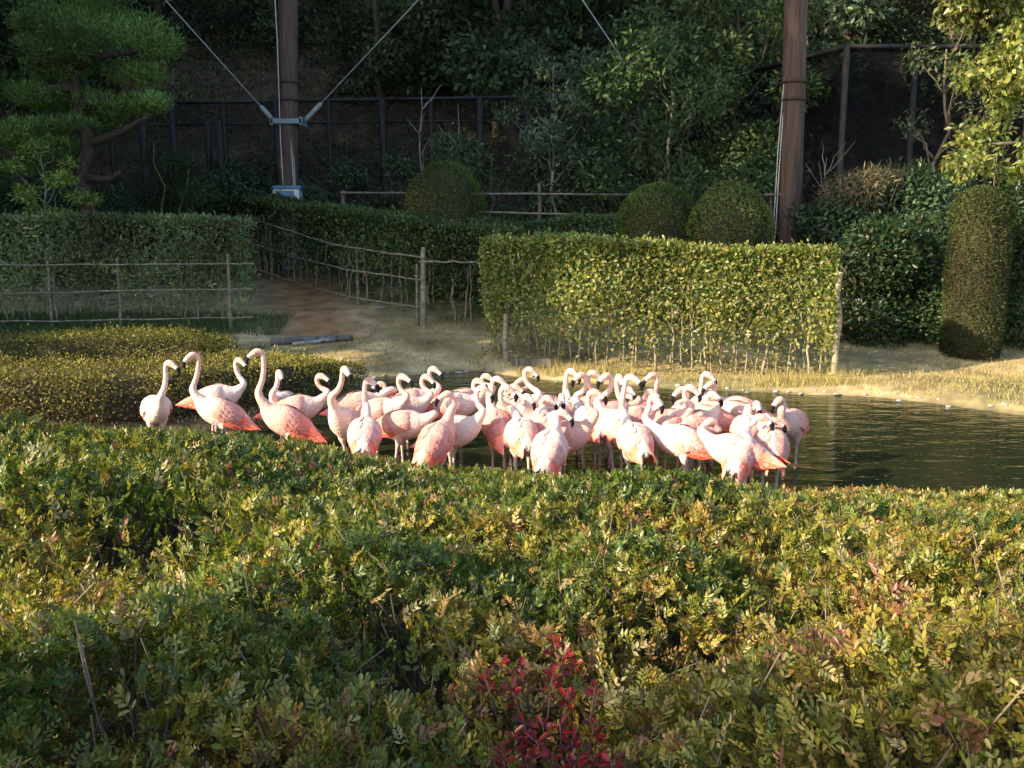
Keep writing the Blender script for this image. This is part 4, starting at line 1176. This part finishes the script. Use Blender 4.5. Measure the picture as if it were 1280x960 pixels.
BIRDS = [
    # body x, y, heading, head x, y, bill, pitch, tone, label
    (196, 512, -58, 212, 456, 'R', 18, 0, 'pale plump flamingo touching bills with a taller pink one beside the olive hedge'),
    (272, 516, 187, 241, 446, 'L', 24, 1, 'long-necked pink flamingo with coral tail, bill meeting a smaller pale flamingo'),
    (274, 497, 8, 299, 452, 'R', 8, 0, 'white-backed flamingo standing behind two long-necked pink ones, bill pointing away from the hedge'),
    (352, 527, 186, 322, 442, 'L', 28, 2, 'tallest pink flamingo with curved neck, scalloped wing and long coral tail feathers'),
    (350, 508, 265, 349, 468, 'RC', 12, 0, 'thin-necked flamingo whose upright head rises over the back of the tallest one'),
    (378, 511, 10, 401, 472, 'R', 8, 1, 'round pale flamingo behind the coral tail feathers of the tallest one'),
    (419, 534, 245, 431, 464, 'RC', 35, 1, 'upright flamingo with a straight neck, breast towards the onlooker, between tail and white rump'),
    (457, 541, 95, 461, 478, 'R', 18, 0, 'fluffy white flamingo with its back turned and coral wing tips at the hedge'),
    (455, 506, 20, 476, 482, 'L', 8, 1, 'flamingo behind the fluffy back-turned one, its bill pointing at that neck'),
    (499, 516, -15, 503, 473, 'R', 12, 1, 'pink flamingo with raised head and bill pointing along the open water'),
    (503, 531, -5, 529, 527, 'R', 5, 1, 'flamingo stretching its neck low and forward just above the water'),
    (517, 511, 5, 533, 473, 'R', 8, 1, 'flamingo with an S-curved neck at the open side of the water gap'),
    (523, 502, 10, 542, 463, 'R', 8, 1, 'farther flamingo looking over the S-curved neck of its neighbour'),
    (554, 549, 62, 560, 495, 'L', 30, 2, 'crouched flamingo with coral wing whose bill points across the water gap'),
    (576, 541, -14, 603, 488, 'R', 20, 0, 'large pale flamingo in full side view with a grey pink neck beside the water gap'),
    (577, 507, 5, 597, 478, 'R', 6, 0, 'white flamingo back and head showing behind the large pale one'),
    (590, 502, 10, 608, 472, 'R', 6, 1, 'flamingo head just showing above a white-backed neighbour'),
    (618, 531, 108, 622, 476, 'R', 24, 2, 'flamingo with deep coral wings and hooked neck between two pale ones'),
    (650, 542, 100, 633, 487, 'R', 14, 0, 'broad white flamingo rump with a thin straight neck, turned away'),
    (640, 512, 80, 643, 485, 'R', 8, 0, 'small white flamingo head peering between the crowded necks'),
    (654, 508, 170, 653, 477, 'L', 8, 1, 'flamingo with raised head looking back towards the water gap'),
    (663, 514, 30, 662, 464, 'R', 12, 1, 'flamingo with the tallest neck in the middle of the crowded flock'),
    (670, 527, 200, 659, 498, 'RC', 8, 0, 'flamingo with lowered head and hanging black bill inside the crowded flock'),
    (682, 535, 95, 684, 500, 'R', 14, 1, 'flamingo with a strongly hooked neck behind the fluffy rump with coral patch'),
    (690, 559, 75, 702, 518, 'R', 26, 0, 'fluffy white flamingo facing away with a coral patch and grey hooked head'),
    (702, 522, 270, 702, 498, 'C', 8, 0, 'flamingo facing the onlooker with its bill tucked down'),
    (712, 514, 95, 714, 466, 'R', 10, 0, 'white slender-necked flamingo standing tall beside a pair of crossed necks'),
    (729, 526, 110, 727, 471, 'L', 14, 0, 'white round-backed flamingo with a head turned against its neighbours'),
    (738, 512, 80, 741, 468, 'R', 8, 1, 'flamingo with upright neck behind the crossed pair'),
    (728, 549, -20, 742, 493, 'R', 22, 2, 'salmon pink flamingo in full view with folded wing and raised short neck'),
    (757, 530, 120, 759, 472, 'L', 16, 0, 'white flamingo whose bill points at the crossed necks'),
    (771, 534, -60, 774, 474, 'C', 25, 1, 'flamingo facing the onlooker with a straight white neck and orange breast'),
    (789, 548, 100, 788, 474, 'R', 14, 0, 'flamingo with white back and rosy wing fold, looking out along the hedge'),
    (793, 517, 20, 786, 489, 'RC', 6, 2, 'rosy flamingo half hidden behind straight white necks, head low'),
    (806, 512, 60, 816, 471, 'L', 8, 2, 'flamingo with black bill pointing back over the flock'),
    (818, 524, 20, 813, 492, 'R', 10, 1, 'flamingo with hooked neck right behind the broad white bird'),
    (832, 551, 165, 818, 500, 'RC', 12, 0, 'broad white flamingo in side view with coral tail over the water edge'),
    (842, 531, 60, 825, 521, 'C', 8, 1, 'flamingo with its head tucked low behind the broad white bird'),
    (862, 525, 175, 852, 489, 'L', 8, 1, 'flamingo bending its black bill down beside a pair of hooked heads'),
    (854, 533, -15, 863, 487, 'R', 18, 2, 'rosy flamingo with thick upright neck and ruffled back feathers'),
    (878, 511, 80, 884, 470, 'R', 8, 0, 'white flamingo head rising highest before the sunny bank'),
    (893, 518, 165, 889, 482, 'L', 8, 1, 'flamingo with black bill turned towards the rosy ruffled bird'),
    (884, 530, 40, 890, 495, 'RC', 10, 1, 'flamingo with a hanging head between the rosy bird and the open wing'),
    (919, 513, 183, 893, 500, 'L', 14, 2, 'flamingo preening with a bright coral wing streak over the water'),
    (902, 562, 150, 889, 529, 'L', 8, 1, 'small flamingo with S-bent neck and black bill, low at the water edge'),
    (934, 538, 75, 946, 507, 'C', 10, 0, 'white flamingo behind a pink one, bill hanging straight down'),
    (926, 564, 65, 950, 524, 'R', 22, 0, 'pink and white flamingo seen from behind with coral underwing and hooked neck'),
    (962, 556, 80, 966, 528, 'R', 20, 1, 'pale pink flamingo partly hidden by a coral-tailed neighbour'),
    (985, 531, 235, 975, 502, 'L', 14, 2, 'round pink flamingo standing apart in open water on thin grey legs'),
]
for q, bd in enumerate(BIRDS):
    flamingo(*bd, seed=700 + q)

# ------------------------------------------------------------------ stones and log on the banks
STONES = []
for k in range(4):
    r = np.random.default_rng(800 + k)
    u_ = []
    nv, nu = 6, 9
    V, Fc = [], []
    for a in range(nv + 1):
        for b_ in range(nu):
            th, ph = math.pi * a / nv, 2 * math.pi * b_ / nu
            V.append((math.sin(th) * math.cos(ph), math.sin(th) * math.sin(ph) * .8, math.cos(th) * .5))
    V = np.array(V); V = V * (1 + .16 * Noise(810 + k, 1.6)(V))[:, None]
    for a in range(nv):
        for b_ in range(nu):
            Fc.append((a * nu + b_, a * nu + (b_ + 1) % nu, (a + 1) * nu + (b_ + 1) % nu, (a + 1) * nu + b_))
    STONES.append(raw_mesh('stone', V, Fc, M_STONE, np.tile((.42, .40, .36), (len(V), 1)) * np.random.default_rng(k).uniform(.8, 1.1, (len(V), 1))))
r = np.random.default_rng(820)
edge = [(POND[q], POND[q + 1], n_) for q, n_ in ((5, 10), (7, 6), (8, 12), (9, 4), (10, 4), (11, 4))]
for a, c_, n_ in edge:
    for q in range(n_):
        t = (q + r.uniform(.1, .9)) / n_
        p = a + (c_ - a) * t
        nrm = np.array([c_[1] - a[1], -(c_[0] - a[0])]); nrm /= np.linalg.norm(nrm)
        p = p - nrm * r.uniform(-.08, .12)
        s_ = r.uniform(.015, .045)
        st = link('stone', STONES[int(r.integers(0, 4))], None, (p[0], p[1], max(-.01, gz(p[0], p[1])) + s_ * .1), (r.uniform(-.2, .2), r.uniform(-.2, .2), r.uniform(0, 6)), (s_ * r.uniform(1, 1.6), s_, s_ * r.uniform(.7, 1.1)))
        tag(st, 'small pale stone lying along the far edge of the pond', 'stone', 'pale stones along the pond edge')
for (u, v, s_, lb) in [(1258, 517, .10, 'larger flat white stone at the sunny end of the far bank'), (52, 526, .06, 'flat grey stone at the foot of the broad olive hedge'), (182, 535, .09, 'slate grey stone beside the pale plump flamingo'), (476, 424, .09, 'bluish stone near the tall bamboo post')]:
    p = on_ground(G(u, v, .1))
    tag(link('flat_stone', STONES[1], None, p + [0, 0, s_ * .15], (0, 0, 1.0), (s_ * 1.5, s_, s_ * .5)), lb, 'stone')

p0, p1 = on_ground(W(338, 424, 12.9)), on_ground(W(441, 421, 13.2))
o = empty('fallen_log', p0); tag(o, 'grey weathered log lying across the dry bank', 'log')
P, R = limb((0, 0, .05), p1 - p0 + [0, 0, .05], .055, .045, 10, .02, np.random.default_rng(831))
mb = MB(); mb.tube(P, R, (.15, .135, .12), 10); link('stem', mb.mesh('stem', M_BARK), o)
P, R = limb((.35, -.12, .03), p1 - p0 + [-.25, -.10, .03], .03, .025, 8, .03, np.random.default_rng(832))
mb = MB(); mb.tube(P, R, (.30, .29, .27), 8); link('branch', mb.mesh('branch', M_BARK), o)
# low plank edging at the foot of the sunlit hedge
o = empty('edging_plank', on_ground(W(665, 462, 11.75))); tag(o, 'low grey edging plank at the shaded foot of the sunlit hedge', 'plank')
mb = MB(); mb.box((0, 0, .06), (.55, .04, .10), (.13, .12, .10), rz=-.33); link('board', mb.mesh('board', M_BARK, False), o)
mb = MB(); mb.box((-.2, .05, .03), (.04, .04, .14), (.22, .19, .15), rz=-.33); link('stake', mb.mesh('stake', M_BARK, False), o)

# ------------------------------------------------------------------ the foreground hedge
CRX = [-60, 0, 80, 150, 300, 400, 500, 600, 700, 800, 900, 1000, 1100, 1200, 1340]
CRV = [504, 512, 529, 540, 547, 560, 571, 583, 592, 601, 609, 615, 610, 617, 627]
YB = 4.55
crest_x = np.array([W(u, v, YB)[0] for u, v in zip(CRX, CRV)])
crest_z = np.array([W(u, v, YB)[2] for u, v in zip(CRX, CRV)])
hn0 = Noise(899, 3.2, 2, 14)
hn1, hn2, hn3 = Noise(900, 1.5, 2), Noise(901, 4.0, 2), Noise(902, 9.0, 2)


def hedge_top(x, y):
    x, y = np.asarray(x, float), np.asarray(y, float)
    p = np.stack([x, y], -1)
    zc = np.interp(x / np.maximum(y, .5) * YB, crest_x, crest_z)
    near = 0.88 + 0.03 * np.sin(x * 1.3)
    t = np.clip((y - 1.2) / (YB - 1.2), 0, 1)
    z = near * (1 - t) + zc * t + 0.13 * np.sin(np.clip((y - 1.2) / 3.35, 0, 1) ** 1.25 * math.pi)
    lump = hn0(p) * .032 + hn1(p) * .04 + hn2(p) * .028 + hn3(p) * .026
    z = z - .035 + lump * np.clip(1.9 - t * 1.65, .22, 1.9)
    fall = np.clip((y - YB) / .75, 0, 1)
    return z * (1 - fall ** 2) + 0.1 * fall ** 2


def sprig_template(seed, tpl, nleaf=11):
    """a twig with leaflets in pairs and a tuft at the tip, along +X, normal +Z"""
    r = np.random.default_rng(seed)
    L_ = .058
    pos, d, nrm, ln = [], [], [], []
    for q in range(nleaf):
        t = .12 + .88 * (q // 2) / (nleaf // 2)
        sd = -1 if q % 2 else 1
        if q == nleaf - 1: sd = 0
        a = math.radians(r.uniform(38, 62)) * (1.15 - .5 * t)
        pos.append((L_ * t, 0, .006 * math.sin(t * 3)))
        d.append((math.cos(a), sd * math.sin(a), r.uniform(.0, .45)))
        nrm.append((r.normal(-.15, .25), r.normal(0, .3), 1))
        ln.append(r.uniform(.014, .027) * (1.1 - .25 * t))
    V, Fc, C = leaf_arrays(np.array(pos), np.array(d), np.array(nrm), np.array(ln), np.array(ln) * r.uniform(.40, .52), np.ones((nleaf, 3)), tpl=tpl)
    return V, Fc, nleaf, len(tpl[0])


PAL = np.array([(0.065, 0.100, 0.020), (0.115, 0.145, 0.028), (0.185, 0.18, 0.034), (0.26, 0.215, 0.04), (0.28, 0.17, 0.045), (0.20, 0.095, 0.055), (0.36, 0.28, 0.12)])
zn4 = Noise(913, 8.5, 2, 14)
zn1, zn2, zn3 = Noise(910, 1.3, 2), Noise(911, 4.0, 2), Noise(912, 11, 2, 14)


def sprig_weights(x, y):
    p = np.stack([x, y], -1)
    a, b_, c_ = zn1(p), zn2(p), zn3(p)
    warmth = .30 * a + .42 * b_ + .42 * c_ + .07 * x - .05
    w = np.stack([np.exp(-(warmth - m_) ** 2 / .5) * k for m_, k in ((-1.3, 1.0), (-.6, 1.4), (.1, 1.4), (.7, 1.0), (1.1, .6), (1.4, .5), (.9, .4))], -1)
    return w / w.sum(-1, keepdims=True)


def scatter_sprigs(n, ymin, ymax, tpl, seed, r):
    y = np.sqrt(r.uniform(ymin ** 2, ymax ** 2, n))
    x = r.uniform(-1, 1, n) * (.66 * y + 1.1)
    dep = np.abs(r.normal(0, .055, n)) + (r.uniform(size=n) < .25) * r.uniform(0, .28, n)
    z = hedge_top(x, y) - dep
    e = .04
    gx = (hedge_top(x + e, y) - hedge_top(x - e, y)) / (2 * e); gy = (hedge_top(x, y + e) - hedge_top(x, y - e)) / (2 * e)
    nrm = unit(np.stack([-gx, -gy, np.ones(n)], -1))
    d = unit(nrm * .75 + r.normal(0, .6, (n, 3)) * [1, 1, .5])
    sn = unit(rand_unit(n, r) * .8 + np.array([0, -.25, .55]))
    sn = unit(sn - d * (sn * d).sum(-1, keepdims=True))
    w = sprig_weights(x, y)
    cum = w.cumsum(-1)
    idx = (r.uniform(size=(n, 1)) > cum).sum(-1).clip(0, len(PAL) - 1)
    hole = np.clip(zn4(np.stack([x, y], -1)) - .55, 0, 1.2) * np.clip((2.7 - y) / .9, 0, 1)
    odd = r.uniform(size=n) < .16
    idx = np.where(odd, r.choice([2, 3, 4, 5, 6], n), idx)
    keep = (z > .02) & (r.uniform(size=n) > hole)
    return np.stack([x, y, z], -1)[keep], d[keep], sn[keep], idx[keep]


def bake_sprigs(pos, d, sn, idx, tpl, r, scale):
    Vs, Fs, Cs, off = [], [], [], 0
    T = [sprig_template(920 + k, tpl, (9, 11, 13)[k % 3]) for k in range(8)]
    which = r.integers(0, 8, len(pos))
    for k in range(8):
        m_ = which == k
        V0, F0, nl, kv = T[k]
        D, N_ = d[m_], sn[m_]
        B = np.cross(N_, D)
        s_ = scale[m_][:, None, None]
        V = pos[m_][:, None, :] + s_ * (V0[None, :, 0:1] * D[:, None] + V0[None, :, 1:2] * B[:, None] + V0[None, :, 2:3] * N_[:, None]) - D[:, None] * .05
        c0 = PAL[idx[m_]]
        c = c0[:, None, :] * np.exp(r.normal(0, .22, (len(c0), nl, 1))) * np.exp(r.normal(0, .07, (len(c0), nl, 3)))
        Vs.append(V.reshape(-1, 3)); Cs.append(np.repeat(c.reshape(-1, 3), kv, axis=0))
        Fs.append((F0[None] + (np.arange(len(c0)) * len(V0))[:, None, None]).reshape(-1, F0.shape[1]) + off)
        off += V.shape[0] * V.shape[1]
    return np.concatenate(Vs), np.concatenate(Fs), np.concatenate(Cs)


hed = empty('foreground_hedge', (0, 2.9, .15))
tag(hed, 'broad mixed green and russet shrub bed filling the bank before the flamingos', 'hedge')
horg = np.array(hed.location)
r = np.random.default_rng(930)
pf = scatter_sprigs(40000, 2.45, 5.25, LEAF4, 1, r)
pm = scatter_sprigs(17000, 1.75, 2.55, LEAF4, 3, r)
nf = len(pf[0])
pf = [np.concatenate([a, c_]) for a, c_ in zip(pf, pm)]
V, Fc, C = bake_sprigs(*pf, LEAF4, r, np.where(np.arange(len(pf[0])) < nf, r.uniform(.8, 1.35, len(pf[0])), r.uniform(.5, 1.1, len(pf[0]))))
tag(link('far_foliage', raw_mesh('far_foliage', V - horg, Fc, M_LEAF, C, False), hed), kind='stuff')
pn = scatter_sprigs(20500, .85, 1.8, LEAF6, 2, r)
# the sprigs that show largest are pieces of their own
top_d = hedge_top(pn[0][:, 0], pn[0][:, 1]) - pn[0][:, 2]
rank = pn[0][:, 1] + 4 * np.clip(top_d - .03, 0, 1) + (np.abs(pn[0][:, 0]) > .62 * pn[0][:, 1]) * 9 + (pn[0][:, 1] < 1.32) * 9
single = np.argsort(rank)[:290]
msk = np.ones(len(pn[0]), bool); msk[single] = False
V, Fc, C = bake_sprigs(*[a[msk] for a in pn], LEAF6, r, r.uniform(.45, 1.0, msk.sum()))
tag(link('near_foliage', raw_mesh('near_foliage', V - horg, Fc, M_LEAF, C, False), hed), kind='stuff')
SPR = {}
for k in range(4):
    V0, F0, nl, kv = sprig_template(940 + k, LEAF6, (9, 11, 13, 11)[k])
    for ci in range(len(PAL)):
        rr = np.random.default_rng(950 + k * 10 + ci)
        c = PAL[ci] * np.exp(rr.normal(0, .2, (nl, 1)))
        b_ = MB()
        b_.add(V0, [tuple(f) for f in F0], np.repeat(c, kv, axis=0))
        b_.tube([(-.02, 0, -.002), (.03, 0, .002), (.075, 0, .001)], [.0018, .0015, .001], (.11, .085, .05), 4)
        SPR[(k, ci)] = b_.mesh('sprig', M_LEAF, False)
for q, j in enumerate(single):
    D, N_ = pn[1][j], pn[2][j]
    Bv = np.cross(N_, D)
    Mx = Matrix(((D[0], Bv[0], N_[0]), (D[1], Bv[1], N_[1]), (D[2], Bv[2], N_[2])))
    s_ = r.uniform(.6, 1.0)
    ob = link('sprig', SPR[(q % 4, int(pn[3][j]))], hed, pn[0][j] - horg - D * .05, Mx.to_euler(), (s_, s_, s_))
# woody twigs inside
tw = MB()
for q in range(1500):
    y_ = r.uniform(.95, 4.4); x_ = r.uniform(-1, 1) * (.62 * y_ + .4)
    zt_ = float(hedge_top(np.array([x_]), np.array([y_]))[0])
    p1 = np.array([x_, y_, zt_ - r.uniform(-.03, .09)])
    p0 = p1 + np.array([r.normal(0, .10), r.normal(0, .10), -r.uniform(.2, .45)])
    P, R = limb(p0, p1, .004, .0018, 5, .12, r)
    g_ = r.uniform(.6, 1.5)
    tw.tube(P - horg, R, np.array((.16, .125, .085)) * g_, 4, cap=False)
tag(link('twigs', tw.mesh('twigs', M_BARK), hed), kind='stuff')
# a dark brown sheet under the sprigs closes the bed and fills its gaps
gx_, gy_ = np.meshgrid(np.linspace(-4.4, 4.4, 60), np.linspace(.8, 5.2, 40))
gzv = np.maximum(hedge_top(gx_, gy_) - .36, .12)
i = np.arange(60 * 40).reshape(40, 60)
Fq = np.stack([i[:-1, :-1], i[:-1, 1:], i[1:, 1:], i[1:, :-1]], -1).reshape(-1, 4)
link('dark_backing', raw_mesh('dark_backing', np.stack([gx_, gy_, gzv], -1).reshape(-1, 3) - horg, Fq, M_BARK, np.tile((.045, .036, .022), (2400, 1))), hed)

# the red-leaved plant in it
b0 = np.array([0.10, 1.62, .20])
o = empty('red_leaved_plant', b0); tag(o, 'crimson leaved shoots pushing up through the shrub bed', 'plant')
RED = np.array([(0.19, 0.010, 0.014), (0.27, 0.02, 0.018), (0.11, 0.01, 0.014)])
r = np.random.default_rng(960)
for q, (u, v, Y_) in enumerate([(625, 828, 1.78), (650, 832, 1.76), (608, 850, 1.74), (640, 862, 1.73), (692, 800, 1.84), (705, 815, 1.82), (718, 828, 1.79), (745, 855, 1.72), (710, 862, 1.71), (690, 848, 1.74),
                                (655, 905, 1.61), (678, 902, 1.62), (640, 915, 1.60), (700, 905, 1.61), (742, 905, 1.60), (660, 940, 1.54), (690, 940, 1.54), (720, 945, 1.53), (745, 940, 1.54), (630, 945, 1.53), (765, 950, 1.52), (670, 925, 1.57), (715, 925, 1.57)]):
    dr = ray(u, v); tt_ = 1.0
    while True:
        pp = np.array([0, 0, H]) + dr * tt_
        if pp[2] < float(hedge_top(pp[0:1], pp[1:2])[0]) + .025: break
        tt_ += .01
    tip = pp - b0
    stemb = MB()
    P, R = limb((r.normal(0, .06), r.normal(0, .05), .2), tip, .004, .0018, 6, .06, r)
    stemb.tube(P, R, (.12, .06, .05), 5)
    st = link('shoot', stemb.mesh('shoot', M_BARK), o)
    nl = 11
    a = r.uniform(0, 6.28, nl); el = r.uniform(-.1, .9, nl)
    d = np.stack([np.cos(a) * np.cos(el), np.sin(a) * np.cos(el), np.sin(el)], -1)
    pos = tip + d * .004 - np.array([0, 0, 1]) * r.uniform(0, .035, (nl, 1))
    link('leaf_tuft', leaf_mesh('leaf_tuft', M_LEAF, pos, d, np.array([0, -.2, 1.0]) + r.normal(0, .35, (nl, 3)), r.uniform(.018, .029, nl), .012, RED[r.integers(0, 3, nl)] * r.uniform(.8, 1.3, (nl, 1)), tpl=LEAF6), st)

# loose twig of a shrub reaching over the water at the side of the bed
b0 = np.array([3.35, 4.75, .05])
shrub('waterside_shrub', 'small green shrub leaning over the water beside the shrub bed', b0, [((-.05, .15, .72), (.16, .16, .12)), ((.15, .1, .62), (.2, .2, .15)), ((.1, 0, .40), (.22, .2, .2))], 900, .04, .018,
      [(.06, .10, .03), (.11, .13, .04), (.15, .14, .05)], [2, 2, 1], 970)
